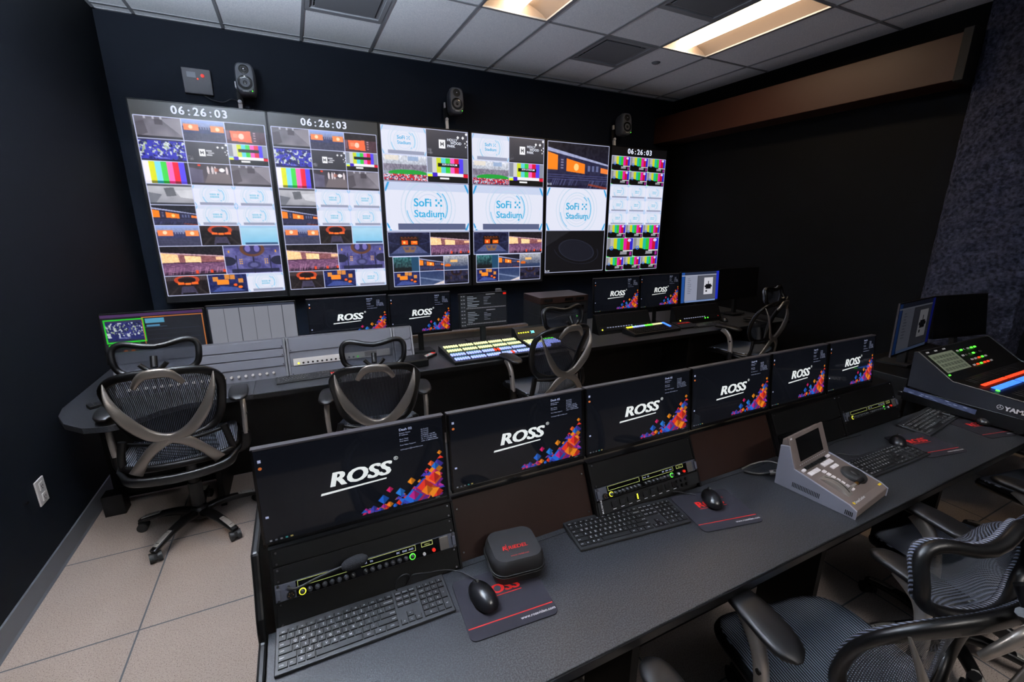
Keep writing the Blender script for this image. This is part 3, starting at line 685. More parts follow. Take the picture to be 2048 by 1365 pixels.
# --- displays 1 and 2: clock plus camera grid
def grid12(dark_head):
    X0, X1, Z1, Z0 = -1.075, -.095, 2.632, .965
    w_, h_ = X1 - X0, Z1 - Z0
    A = np.zeros((540, 318, 3), np.float32); A[:] = C(.03, .03, .035)
    A[:62] = C(*dark_head); fx = lambda x: (x - X0) / w_; fz = lambda z: (Z1 - z) / h_
    c = [-1.060, -.740, -.426, -.112]; r = [2.517, 2.344, 2.168, 1.988, 1.815, 1.640, 1.461, 1.200, 1.025]
    rows = [[t_corr, t_bowl, t_board], [t_crowd, t_park, t_smpte], [t_bars, t_tunnel, t_corr], [t_room, t_sofi, t_sofi], [t_night, t_sofi, t_sofi], [t_bowl, t_arena, t_sea]]
    sp = []
    for j, row in enumerate(rows):
        for i, fn in enumerate(row): sp.append((fx(c[i]), fz(r[j]), fx(c[i + 1]), fz(r[j + 1]), fn))
    sp += [(fx(c[0]), fz(r[6]), fx(-.582), fz(r[7]), t_pink), (fx(-.582), fz(r[6]), fx(c[3]), fz(r[7]), t_aerial)]
    for i, fn in enumerate([t_arena, t_bluebowl, t_sofi]): sp.append((fx(c[i]), fz(r[7]), fx(c[i + 1]), fz(r[8]), fn))
    tiles(A, sp); return A
def clock(parent, x, y, size):
    mb = MB(); adv = size * .58; s_ = '06:26:03'; px = x - adv * 4
    for ch in s_:
        mb.text(ch, px + adv / 2, y, .0012, size, bold=.022, align='c'); px += adv
    return mb.build('clock_digits', 'whiteled', parent)
def picture(t, A, w_, h_):
    d = plane_from(A, w_ - .018, h_ - .020, 'display_picture', 'disp', t, z=-.0022); return d
t, w_, h_ = wallscreen(-1.075, -.092, .965, 2.632, 'leftmost tall wall display with a clock above a grid of camera views')
p = picture(t, grid12((.22, .225, .22)), w_, h_); clock(p, -.008, .742, .088)
t, w_, h_ = wallscreen(-.090, .880, .965, 2.632, 'second tall wall display from the left, a clock over the same camera grid')
p = picture(t, grid12((.19, .19, .18)), w_, h_); clock(p, -.012, .742, .088)
# --- displays 3 and 4
def sofi_mark(parent, x, y, s):
    mb = MB(); mb.text('SoFi', x - .165 * s, y + .01 * s, .0012, .115 * s, bold=.026); mb.text('Stadium', x - .165 * s, y - .10 * s, .0012, .104 * s, bold=.022)
    q = .027 * s
    for i in range(3):
        for j in range(3):
            if (i + j) % 2 == 0 or i == j: mb.box(x + .07 * s + i * q, x + .07 * s + i * q + q * .8, y + .01 * s + j * q, y + .01 * s + j * q + q * .8, .0008, .0012)
    return mb.build('stadium_wordmark', CY, parent)
CY = mat('cyan_wordmark', (.18, .62, .80), .5, emit=.9)
def park_mark(parent, x, y, s):
    mb = MB(); mb.text('HOLLY', x, y + .03 * s, .0012, .036 * s, bold=.015); mb.text('WOOD', x + .035 * s, y, .0012, .036 * s, bold=.015); mb.text('PARK', x, y - .03 * s, .0012, .036 * s, bold=.015)
    return mb.build('park_wordmark', 'whiteled', parent)
def grid34(X0, X1, c, cm, c3):
    Z1, Z0 = 2.632, .965; w_, h_ = X1 - X0, Z1 - Z0
    A = np.zeros((540, 318, 3), np.float32); A[:] = C(.03, .03, .035); fx = lambda x: (x - X0) / w_; fz = lambda z: (Z1 - z) / h_
    def park0(T): t_park(T); rect(T, .46, .34, .68, .66, (.23, .23, .27))
    sp = [(fx(c[0]), fz(2.622), fx(cm), fz(2.350), lambda T: t_sofi(T, mark=False)), (fx(cm), fz(2.622), fx(c[1]), fz(2.350), park0), (fx(c[0]), fz(2.350), fx(cm), fz(2.095), t_day), (fx(cm), fz(2.350), fx(c[1]), fz(2.095), t_smpte),
          (fx(c[0]), fz(2.085), fx(c[1]), fz(1.585), lambda T: t_sofi(T, mark=False)), (fx(c[0]), fz(1.575), fx(cm), fz(1.320), t_arena2), (fx(cm), fz(1.575), fx(c[1]), fz(1.320), t_pink)]
    fr = [[t_teal, t_night, t_stands], [t_bluebowl, t_blueroof, lambda T: t_aerial(T, .45)]]; zr = [1.313, 1.150, .992]
    for j in range(2):
        for i in range(3): sp.append((fx(c3[i]), fz(zr[j]), fx(c3[i + 1]), fz(zr[j + 1]), fr[j][i]))
    tiles(A, sp); return A
for X0, X1, c, cm, c3, lab in ((.876, 1.834, (.892, 1.822), 1.356, (.929, 1.219, 1.504, 1.800), 'third tall wall display from the left, a big pale logo picture in its middle'),
                          (1.838, 2.784, (1.852, 2.768), 2.308, (1.884, 2.172, 2.460, 2.752), 'fourth tall wall display from the left, one of two alike with a pale logo picture')):
    t, w_, h_ = wallscreen(X0 + .002, X1, .965, 2.632, lab)
    p = picture(t, grid34(X0, X1, c, cm, c3), w_, h_)
    zc = (2.632 + .965) / 2; cx = (X0 + X1) / 2
    sofi_mark(p, (c[0] + c[1]) / 2 - cx, 1.835 - zc, 1.0)
    sofi_mark(p, (c[0] + cm) / 2 - cx, 2.49 - zc, .42).name = 'small_stadium_wordmark'
    park_mark(p, cm + .225 - cx, 2.482 - zc, 1.0)
    mb = MB(); mb.text('SOFI STADIUM', cm + .245 - cx, 2.268 - zc, .0012, .026, bold=.01, align='c')
    mb.text('LIN', c[0] + .02 - cx, 1.605 - zc, .0012, .028, bold=.01); mb.build('tile_caption', 'whiteled', p)
# --- display 5
def grid5():
    X0, X1, Z1, Z0 = 2.788, 3.722, 2.632, 1.035
    A = np.zeros((500, 300, 3), np.float32); A[:] = C(.02, .02, .025); w_, h_ = X1 - X0, Z1 - Z0; fx = lambda x: (x - X0) / w_; fz = lambda z: (Z1 - z) / h_
    tiles(A, [(fx(2.803), fz(2.62), fx(3.708), fz(2.10), t_night), (fx(2.803), fz(2.10), fx(3.708), fz(1.586), lambda T: t_sofi(T, False, False, False)), (fx(2.803), fz(1.586), fx(3.708), fz(1.065), t_dim)]); return A
t, w_, h_ = wallscreen(2.788, 3.722, 1.035, 2.632, 'fifth tall wall display from the left with three stacked pictures, the lowest almost black')
p = picture(t, grid5(), w_, h_); sofi_mark(p, 0, .0, 1.0)
mb = MB(); mb.text('3-12', -.44, .29, .0012, .032, bold=.01); mb.text('3-14', -.44, -.75, .0012, .032, bold=.01); mb.build('tile_caption', 'whiteled', p)
# --- display 6
def grid6():
    X0, X1, Z1, Z0 = 3.732, 4.668, 2.632, 1.03
    A = np.zeros((500, 300, 3), np.float32); A[:] = C(.02, .02, .025); w_, h_ = X1 - X0, Z1 - Z0; fx = lambda x: (x - X0) / w_; fz = lambda z: (Z1 - z) / h_
    c = [3.745, 4.045, 4.350, 4.658]; r = [2.520, 2.343, 2.172, 2.0, 1.832, 1.660, 1.484]; k = [t_grille, t_grille, t_sofi, t_sofi, t_sofi, t_grille]; sp = []
    for j in range(6):
        for i in range(3): sp.append((fx(c[i]), fz(r[j]), fx(c[i + 1]), fz(r[j + 1]), k[j]))
    sp += [(fx(c[0]), fz(1.484), fx(4.195), fz(1.229), t_grille), (fx(4.195), fz(1.484), fx(c[3]), fz(1.229), t_grille)]
    for i in range(3): sp.append((fx(c[i]), fz(1.229), fx(c[i + 1]), fz(1.052), t_grille))
    tiles(A, sp); return A
t, w_, h_ = wallscreen(3.732, 4.668, 1.03, 2.632, 'rightmost wall display with a clock and rows of colour bars, under the sloping brown beam')
p = picture(t, grid6(), w_, h_); clock(p, -.005, .716, .088)
# --- loudspeakers over the displays
def speaker():
    t = thing('wall_speaker', None, 'loudspeaker')
    b = MB()
    def ring(y, k):
        pts = []
        for i in range(32):
            a = 2 * math.pi * i / 32; c, s_ = math.cos(a), math.sin(a); q = 2 / 4.0
            pts.append((math.copysign(abs(c) ** q, c) * .076 * k, y, math.copysign(abs(s_) ** q, s_) * .128 * k))
        return pts
    rs = [ring(.10, .86), ring(.06, .98), ring(-.02, 1.0), ring(-.05, .95), ring(-.062, .84)]
    vs = [p for r in rs for p in r]; fs = [(j * 32 + i, j * 32 + (i + 1) % 32, (j + 1) * 32 + (i + 1) % 32, (j + 1) * 32 + i) for j in range(4) for i in range(32)]
    b.add(vs, fs, True); b.add(rs[0], [tuple(range(32))]); b.add(rs[4], [tuple(range(32))[::-1]]); b.build('cabinet', 'speaker_grey', t)
    Tw = Matrix.Rotation(R(90), 4, 'X')
    w1 = MB(); w1.T = Matrix.Translation((0, -.0625, -.040)) @ Tw
    w1.lathe([(.0, -.001), (.012, .004), (.018, -.004), (.040, -.012 + .012), (.052, .002), (.056, .004), (.058, -.002)], 32); w1.build('woofer', 'gloss', t)
    w2 = MB(); w2.T = Matrix.Translation((0, -.0625, .065)) @ Tw
    w2.lathe([(0, .006), (.006, .005), (.010, .0), (.022, .001), (.034, .003), (.038, .0)], 28); w2.build('tweeter', 'black', t)
    d = MB(); d.cyl((0, -.064, .065), (0, -.072, .065), .006, n=12); d.build('dome', 'screw', t)
    MB().cyl((.050, -.060, -.107), (.050, -.066, -.107), .004, n=10).build('status_light', 'green', t)
    tx = MB(); tx.T = Matrix.Translation((0, -.0635, -.115)) @ Tw; tx.text('GENELEC', 0, 0, 0, .012, bold=.02, align='c'); tx.build('name_print', 'legend', t)
    br = MB(); br.cyl((-.02, .10, -.05), (-.06, .16, -.05), .012); br.box(-.10, -.055, .13, .15, -.16, .02); br.build('wall_bracket', 'matte', t)
    br = MB(); br.box(-.092, -.062, .10, .13, -.24, -.155); br.box(-.10, -.085, .09, .12, -.03, .02); br.cyl((-.077, .09, -.145), (-.077, .12, -.145), .016, n=14); br.build('mounting_rail', 'white', t)
    return t
M['speaker_grey'] = mat('speaker_paint', (.30, .31, .34), .5)
sp = speaker()
for i, (x, z, l) in enumerate(((-.215, 2.86, 'small grey loudspeaker above the leftmost wall display, beside the square box'), (1.69, 2.90, 'small dark loudspeaker in the middle of the back wall'), (3.92, 2.88, 'small black loudspeaker in the shadow at the right end of the back wall'))):
    o = sp if i == 0 else copy_tree(sp); o.location = (x, 4.86, z); o.rotation_euler = (R(-8), 0, R(-4)); tag(o, l, group='loudspeakers above the video wall')
t = thing('wall_control_box', 'flat dark grey square box with red light high on the back wall', 'control box', (-.59, YB, 2.845), (90, 0, 0))
B(-.105, .105, -.10, .10, 0, .05).build('cover', 'boxgrey' if 'boxgrey' in M else mat('box_paint', (.29, .29, .32), .5), t, bevel=.006)
B(-.07, -.005, .025, .068, .05, .053).build('label_plate', 'panelgrey', t)
MB().cyl((.045, .045, .05), (.045, .045, .060), .014, n=20).build('red_knob', 'redbtn', t)
MB().cyl((.006, .018, .05), (.006, .018, .054), .006, n=12).build('status_light', 'redled', t)
c = MB().sweep([(-.56, 5.03, 2.745), (-.50, 5.02, 2.71), (-.42, 5.02, 2.70), (-.36, 5.02, 2.73), (-.31, 5.0, 2.72), (-.29, 4.98, 2.70)], .005, .005, (0, 1, 0), sub=6)
tag(c.build('signal_cable', 'cable'), 'thin black cable looping from the square box to the first wall loudspeaker', 'cable')
# ================================================================ FRONT CONSOLE
DZ, DY0, DY1, DX0 = .72, .624, 1.010, -.155          # desk top height, front edge, back edge, left edge
DX1 = 2.985
RT = 65.0                                             # slope of the rack fronts
def rackpoint(s, n=0.0):                              # s up the slope, n outward
    return DY1 + s * math.cos(R(RT)) - n * math.sin(R(RT)), DZ + .004 + s * math.sin(R(RT)) + n * math.cos(R(RT))
RTOP = .184; BAY = .474; NB = 6
cd = thing('control_desk', 'long charcoal front desk top with keyboards, mouse pads and a zipped case on it', 'desk', (0, 0, 0))
MB().box(DX0, DX1, DY0, DY1 + .001, DZ - .028, DZ).build('worktop', 'desk', cd, bevel=.002)
MB().box(DX0 - .001, DX1, DY0 - .003, DY0 + .002, DZ - .030, DZ - .004).build('edge_band', 'satin', cd, bevel=.0015)
for x in (DX0 + .05, .79, 1.74, 2.68):
    MB().box(x, x + .03, DY0 + .16, DY1 - .005, 0, DZ - .03).build('leg', 'powder', cd)
MB().box(DX0 + .05, DX1, DY1 - .03, DY1 - .01, .20, DZ - .03).build('modesty_panel', 'powder', cd)
(ty, tz) = rackpoint(RTOP)
UW = .4826 * .95
bays = ['rack', 'panel', 'rack', 'panel', 'rack', 'rack']
BL = ['leftmost equipment bay of the front console, curved black end panel at its left', 'dark bronze front panel of the front console right behind the zipped case', 'black equipment bay behind the middle keyboard, holding an intercom panel and a socket strip',
      'dark blank front panel of the front console behind the middle mouse pad', 'black equipment bay behind the replay controller with plain blank plates', 'far equipment bay of the front console below the fifth and sixth monitors']
TR = Matrix.Translation((0, DY1, DZ + .004)) @ Matrix.Rotation(R(RT), 4, 'X')
for i, k in enumerate(bays):
    x0 = DX0 + .018 + i * BAY; x1 = x0 + BAY - .001
    t = thing('equipment_bay', BL[i], 'equipment bay', (0, 0, 0), group='equipment bays of the front console')
    def on_rack(name, xa, xb, s0, s1, n0, n1, m_, bevel=.0008):
        mb = MB(); mb.T = TR; mb.box(xa, xb, s0, s1, n0, n1); return mb.build(name, m_, t, bevel=bevel)
    def screws(xa, xb, ss, n=.003):
        for x in (xa + .009, xb - .009):
            for s_ in ss:
                mb = MB(); mb.T = TR; mb.cyl((x, s_, n - .001), (x, s_, n + .0028), .0036, .0028, n=10); mb.build('rack_screw', 'screw', t)
    rec = .0 if k == 'rack' else .022
    yb, zb = DY1 + .012, DZ - .03
    MB().prism([(DY1 + .0035, .06), (DY1 + .0035, zb), (DY1 + .014 + rec, DZ - .01), (ty + .012 + rec, tz - .004), (1.42, tz - .004), (1.42, .06)], 'x', x0, x1).build('carcass', 'powder', t)
    MB().box(x0, x1, ty - .004 if not rec else ty + .012, 1.43, tz - .004, tz + .004).build('top_shelf', 'satin', t)
    if k == 'rack':
        xa = x0 + .006; xb = xa + UW
        for r_ in (x0 + .003, x1 - .003): on_rack('side_rail', r_ - .0035, r_ + .0035, -.004, RTOP, -.012, .004, 'satin')
        for s0, s1 in {0: ((.0, .0605), (.100, .140), (.1415, RTOP - .002)), 2: ((.100, RTOP - .002),), 4: ((.0, .088), (.09, RTOP - .002)), 5: ((.0, .0605), (.100, RTOP - .002))}[i]:
            on_rack('blank_panel', xa, xb, s0 + .0006, s1 - .0006, -.002, .003, 'powder')
            screws(xa, xb, [s0 + .007] + ([s1 - .007] if s1 - s0 > .035 else []))
        if i in (0, 2, 5): on_rack('recess', xa, xb, 0, .1, -.012, -.010, 'matte')
    else:
        on_rack('blank_front', x0 + .001, x1 - .001, -.012, RTOP, -.030, -.0215, 'brown'); screws(x0 + .006, x1 - .006, [.03, RTOP - .03], -.0215)
        MB().box(x0, x1, DY1 + .002, DY1 + .030, DZ - .028, DZ - .0005).build('ledge', 'desk', t)
    if i == 0:
        pts = [(DY0 + .01, DZ - .03), (DY0 + .02, DZ - .08), (DY1 - .12, .50), (DY1 - .02, .03), (1.44, .03), (1.44, tz + .002), (ty - .004, tz + .006)]
        c = [(DY1 + .030, DZ + .10), (DY1 - .004, DZ + .05), (DY1 - .016, DZ + .02), (DY1 - .018, DZ - .001), (DY0 + .01, DZ - .001)]
        MB().prism(pts + c, 'x', DX0 - .020, DX0 - .001).build('side_panel', 'satin', t, bevel=.006)
bayx = lambda i: DX0 + .018 + i * BAY + .006 + UW / 2

# ---- intercom panels
def intercom(kind=0):
    t = thing('intercom_panel', None, 'intercom panel')
    W, H = .4826 * .95, .0385
    b = MB(); b.box(-W / 2, W / 2, -H / 2, H / 2, -.01, .004); b.build('chassis', 'unitgrey' if kind == 0 else 'satin', t, bevel=.0008)
    f = MB().box(-W / 2 + .046, W / 2 - .046, -H / 2 + .001, H / 2 - .001, .004, .0055); f.build('front_plate', 'gloss', t)
    for x0, x1 in ((-W / 2 + .050, -W / 2 + .186), (-W / 2 + .200, -W / 2 + .344)):
        d = MB().box(x0, x1, .003, .018, .0055, .0060); dw = d.build('display_window', 'gloss', t)
        o = MB(); e = .0011
        for a, b_, c, d_ in ((x0, x1, .003, .003 + e), (x0, x1, .018 - e, .018), (x0, x0 + e, .003, .018), (x1 - e, x1, .003, .018)): o.box(a, b_, c, d_, .0060, .0064)
        o.build('display_outline', 'lcdline', dw)
    x0, x1 = -W / 2 + .360, -W / 2 + .392
    dw = MB().box(x0, x1, .006, .018, .0055, .0060).build('display_window', 'gloss', t)
    o = MB()
    for a, b_, c, d_ in ((x0, x1, .006, .0075), (x0, x1, .0165, .018), (x0, x0 + .0014, .006, .018), (x1 - .0014, x1, .006, .018)): o.box(a, b_, c, d_, .0060, .0064)
    o.text('MENU', x0 + .016, .0095, .0064, .0052, align='c'); o.build('display_outline', 'lcdline', dw)
    c = MB()
    for k, s_ in enumerate(('Prod', 'TD', '', '', '', 'EIC', 'ENG', 'AUD')):
        if s_: c.text(s_, -W / 2 + .209 + k * .0175, .0085, .0063, .0062, bold=.02, align='c')
    c.build('channel_text', 'dimtext', t)
    for k in range(16):
        x = -W / 2 + (.0595 + k * .0170 if k < 8 else .2095 + (k - 8) * .0176)
        kb = MB(); kb.T = Matrix.Translation((x, -.0095, .0055))
        kb.lathe([(.0062, 0), (.0060, .004), (.0046, .0045), (.0044, .009), (.0034, .0095), (.0, .0095)], 18); kb.build('rotary_knob', 'knobgrey' if kind == 0 else 'black', t)
        rg = MB(); rg.T = kb.T
        if k in (0, 15):
            rg.lathe([(.0060, .0002), (.0082, .0002), (.0082, .0014), (.0060, .0014)], 20); rg.build('lit_ring', 'yellow' if k == 0 else 'green', t)
    MB().cyl((-W / 2 + .365, -.012, .0055), (-W / 2 + .365, -.012, .010), .0042, n=14).build('push_button', 'white', t)
    tag(MB().cyl((-W / 2 + .392, -.009, .0055), (-W / 2 + .392, -.009, .011), .0048, n=14).build('push_button', 'redbtn', t), 'red push button')
    tag(B(W / 2 - .048, W / 2 - .022, -H / 2 + .002, H / 2 - .002, .004, .008).build('speaker_grille', 'pewter', t, bevel=.0015), None)
    so = MB(); so.cyl((-W / 2 + .034, -.010, .004), (-W / 2 + .034, -.010, .0075), .0098, n=20); so.build('microphone_socket', 'black', t)
    g = MB()
    for a in range(5): g.cyl((-W / 2 + .034 + .005 * math.cos(a * 1.1), -.010 + .005 * math.sin(a * 1.1), .0075), (-W / 2 + .034 + .005 * math.cos(a * 1.1), -.010 + .005 * math.sin(a * 1.1), .0092), .0011, n=6)
    g.build('socket_pin', 'gold', t)
    for x in (-W / 2 + .007, W / 2 - .007):
        h = MB().box(x - .005, x + .005, -.013, .013, .004, .012); h.build('rack_ear', 'unitgrey', t, bevel=.002)
        for y in (-.017, .017): MB().cyl((x, y, .004), (x, y, .008), .0036, .0028, n=10).build('rack_screw', 'screw', t)
    return t
def boom_mic(t, straight=True):
    W = .4826 * .95; x0 = -W / 2 + .030
    g = MB().sweep([(x0, .010, .004), (x0 + .002, .010, .018), (x0 + .02, .008, .030), (x0 + .07, .0185, .034), (x0 + .125, .027, .036)], .0033, .0033, (0, 1, 0), sub=5, n=8)
    m_ = g.build('gooseneck', 'rubber', t)
    fm = MB(); fm.T = Matrix.Translation((x0 + .155, .028, .037)) @ Matrix.Rotation(R(90), 4, 'Y') @ Matrix.Rotation(R(-6), 4, 'X')
    fm.lathe([(0, -.034), (.008, -.031), (.014, -.022), (.0165, -.006), (.0165, .008), (.013, .022), (.006, .031), (0, .033)], 24); fm.build('foam_windshield', 'foam', m_)
i0 = intercom(0)
def place_rack(o, xc, sc):
    y, z = rackpoint(sc, .004); o.location = (xc, y, z); o.rotation_euler = (R(RT), 0, 0)
i2 = copy_tree(i0); i3 = copy_tree(i0)
place_rack(i0, bayx(0), .0805); tag(i0, 'slim intercom panel with knobs and a foam tipped microphone, under the nearest monitor', group='intercom panels in the front console'); boom_mic(i0)
place_rack(i2, bayx(2), .0795); tag(i2, 'slim intercom panel with knobs above a socket strip, behind the middle keyboard', group='intercom panels in the front console')
place_rack(i3, bayx(5), .0805); tag(i3, 'dark slim intercom panel farthest along the front console, beyond the grey replay controller', group='intercom panels in the front console')
# socket strip below the second intercom
t = thing('power_strip', 'black socket strip with small white captions under the middle intercom panel', 'socket strip'); place_rack(t, bayx(2), .034)
B(-UW / 2, UW / 2, -.021, .021, -.01, .003).build('chassis', 'matte', t, bevel=.0008)
for k in range(9):
    x = -.165 + k * .034; mb = MB().box(x - .011, x + .011, -.006, .013, .003, .007); mb.build('socket', 'black', t, bevel=.001)
mb = MB()
for k in range(9):
    x = -.165 + k * .034; mb.box(x - .007, x + .007, -.0145, -.0125, .003, .0034)
mb.text('MULTIDYNE', 0, 0, 0, .0001) if False else None
mb.T = Matrix.Translation((-UW / 2 + .018, -.018, .0034)) @ Matrix.Rotation(R(90), 4, 'Z'); mb.text('MULTIDYNE', 0, 0, 0, .008, bold=.03)
mb.build('caption_print', 'legend', t)
tag(B(-.068, -.064, -.006, .012, .007, .0085).build('lit_switch', 'yellow', t), 'lit yellow switch')
for k in range(6):
    x = .120 + (k % 3) * .022; y = -.009 + (k // 3) * .018
    MB().cyl((x, y, .003), (x, y, .012), .0055, n=12).build('jack_socket', 'black', t)

# ---- desktop monitors with the wallpaper
def wallpaper(icons=False):
    H_, W_ = 290, 512; A = np.zeros((H_, W_, 3), np.float32)
    x, y = XY(A); base = C(.035, .045, .070); A[:] = base
    A += (np.exp(-((x - .45) ** 2 / .12 + (y - .5) ** 2 / .12)) * .022)[..., None]
    rg = random.Random(11)
    pal = [(.16, .42, .86), (.20, .28, .72), (.86, .16, .46), (.95, .55, .12), (.92, .22, .16), (.55, .18, .66), (.30, .24, .70), (.12, .34, .74), (.98, .40, .16), (.72, .18, .60)]
    cells = []
    for k in range(190):
        u = rg.random(); px = .50 + .49 * u
        top = .92 - .60 * max(0, (px - .56) / .44) ** 2.1
        py = top + (1.0 - top) * rg.random() ** .8
        s_ = .014 + .038 * (1 - abs((py - top) / max(.05, 1.02 - top) - .55)) * (.6 + .6 * rg.random())
        if py < top + .12: s_ = .010 + .012 * rg.random()
        cells.append((s_, px, py))
    cells.sort()
    asp = W_ / H_
    for s_, px, py in cells:
        c = pal[rg.randrange(len(pal))]; d = tuple(v * .72 for v in c); sy = s_ * asp
        if px + s_ > 1.0 or py + sy * .35 > .975: continue
        k = rg.random()
        if k < .55:
            poly(A, [(px - s_, py), (px, py - sy), (px, py + sy)], c); poly(A, [(px, py - sy), (px + s_, py), (px, py + sy)], d)
        elif k < .8: poly(A, [(px - s_, py), (px, py - sy), (px + s_, py)], c)
        elif k < .93: poly(A, [(px - s_ * .8, py - sy * .6), (px + s_ * .9, py - sy * .2), (px, py + sy)], c)
        else: ell(A, px, py, s_ * .45, sy * .45, c)
    for px, py, s_, c in ((.62, .84, .032, (.14, .40, .82)), (.72, .80, .030, (.16, .50, .88)), (.80, .88, .034, (.75, .15, .55)), (.88, .86, .036, (.95, .5, .12)), (.93, .72, .036, (.92, .20, .16)), (.94, .58, .026, (.15, .45, .85)), (.56, .92, .022, (.22, .26, .70)), (.66, .74, .022, (.88, .14, .44)), (.79, .70, .026, (.98, .58, .12))):
        sy = s_ * asp; poly(A, [(px - s_, py), (px, py - sy), (px, py + sy)], c); poly(A, [(px, py - sy), (px + s_, py), (px, py + sy)], tuple(v * .7 for v in c))
    rect(A, 0, .965, 1, 1, (.045, .05, .065))
    for k in range(5): rect(A, .02 + k * .025, .972, .032 + k * .025, .988, ((.6, .62, .66), (.4, .42, .46), (.5, .5, .52), (.25, .62, .62), (.75, .68, .4))[k], .8)
    rect(A, .93, .972, .955, .98, (.6, .62, .66), .6); rect(A, .925, .984, .957, .99, (.6, .62, .66), .5)
    return A
MW, MH = .470, .280
def ross_logo(parent, s=1.0):
    mb = MB(); mb.text('ROSS', -.066 * s, -.012 * s, .0006, .058 * s, bold=.048, shear=.22, sx=1.12)
    mb.add([(-.088 * s, -.033 * s, .0006), (.075 * s, -.0255 * s, .0006), (.076 * s, -.0215 * s, .0006), (-.086 * s, -.0265 * s, .0006)], [(0, 1, 2, 3)])
    mb.text('®', .098 * s, .026 * s, .0006, .016 * s)
    return mb.build('wallpaper_logo', 'logo_grey', parent)
M['logo_grey'] = mat('wallpaper_logo_grey', (.80, .82, .82), .5, emit=.85)
def monitor(A_obj=None, kind='wall'):
    t = thing('monitor', None, 'monitor')
    h = MB().box(-MW / 2, MW / 2, -MH / 2, MH / 2, -.022, -.0015, .004); h.box(-.14, .14, -.09, .09, -.045, -.02, .006); h.build('housing', 'satin', t)
    b = MB()
    for a, b_, c, d in ((-MW / 2, -MW / 2 + .006, -MH / 2, MH / 2), (MW / 2 - .006, MW / 2, -MH / 2, MH / 2), (-MW / 2, MW / 2, -MH / 2, -MH / 2 + .012)): b.box(a, b_, c, d, -.003, .0015)
    b.build('bezel', 'gloss', t, bevel=.0005)
    B(-MW / 2, MW / 2, MH / 2 - .005, MH / 2 + .0008, -.021, .0015).build('top_edge', 'edge', t, bevel=.0006)
    st = MB().box(-.022, .022, -.130, .02, -.065, -.045); st.box(-.022, .022, -.05, .02, -.065, -.03); st.build('stand_arm', 'matte', t, bevel=.003)
    return t
WP = wallpaper()
mon = monitor()
scr = plane_from(WP, MW - .012, MH - .018, 'screen', 'desk_disp', mon); scr.location = (0, .003, .0003)
lg = ross_logo(scr); lg.location = (-.008, .000, 0)
tx = MB(); X_ = .110; Y_ = .112
tx.text('Dash 02', X_, Y_, .0006, .0105, bold=.02)
for k, (a, b_) in enumerate((('System Name:', '10.12.4.23'), ('IP Address:', '10.12.5.23'), ('', '10.12.6.23'), ('Boot Time:', '4/19/2023 1:46 PM'), ('Free Space:', 'C:\\ 374.22 GB NTFS'), ('', 'W: +1 613.652.4886'), ('Ross Video Support:', 'USA: +1.800.516.0184'))):
    if a: tx.text(a, X_, Y_ - .009 - k * .0062, .0006, .0052)
    tx.text(b_, X_ + .058, Y_ - .009 - k * .0062, .0006, .0052)
tx.text('techsupport@rossvideo.com', X_, Y_ - .060, .0006, .0052)
tx.build('desktop_information', 'dimtext', scr)
M['chromeicon'] = M['yellow']
ic = MB(); ic.cyl((-.219, .082, .0003), (-.219, .082, .0007), .0042, n=14); ic.build('desktop_icon', 'orange', scr)
ic = MB(); ic.box(-.2225, -.2155, .098, .106, .0003, .0007); ic.box(-.222, -.215, -.06, -.054, .0003, .0007); ic.build('desktop_icon', 'dimtext', scr)
def mon_at(o, tlx, trx, ytop, ybot, ztop, zbot, sc_x=None):
    """put the monitor's front rectangle at these edges"""
    cx = (tlx + trx) / 2; cy = (ytop + ybot) / 2; cz = (ztop + zbot) / 2
    tilt = math.degrees(math.atan2(ztop - zbot, ytop - ybot)); o.location = (cx, cy, cz); o.rotation_euler = (R(tilt), 0, 0)
    k = (trx - tlx) / MW; kz = math.hypot(ztop - zbot, ytop - ybot) / MH; o.scale = (k, kz, 1)
ML = ['nearest desktop monitor with a dark wallpaper and white logo, above the left keyboard', 'second monitor of the front row, above the dark bronze panel and the zipped case', 'third monitor of the front row, above the intercom panel with the socket strip',
      'fourth monitor of the front row, behind the grey replay controller', 'fifth monitor of the front row, darker, reflecting a red logo', 'sixth and farthest monitor of the front row, beside the tall tilted screen']
edges = [(-.147, .331), (.341, .806), (.815, 1.292), (1.300, 1.755), (1.766, 2.156), (2.172, 2.552)]
for i, (a, b_) in enumerate(edges):
    o = mon if i == 0 else copy_tree(mon)
    mon_at(o, a, b_, 1.125, 1.098, 1.149, .893 if i == 0 else .908)
    tag(o, ML[i], group='monitors along the front console')

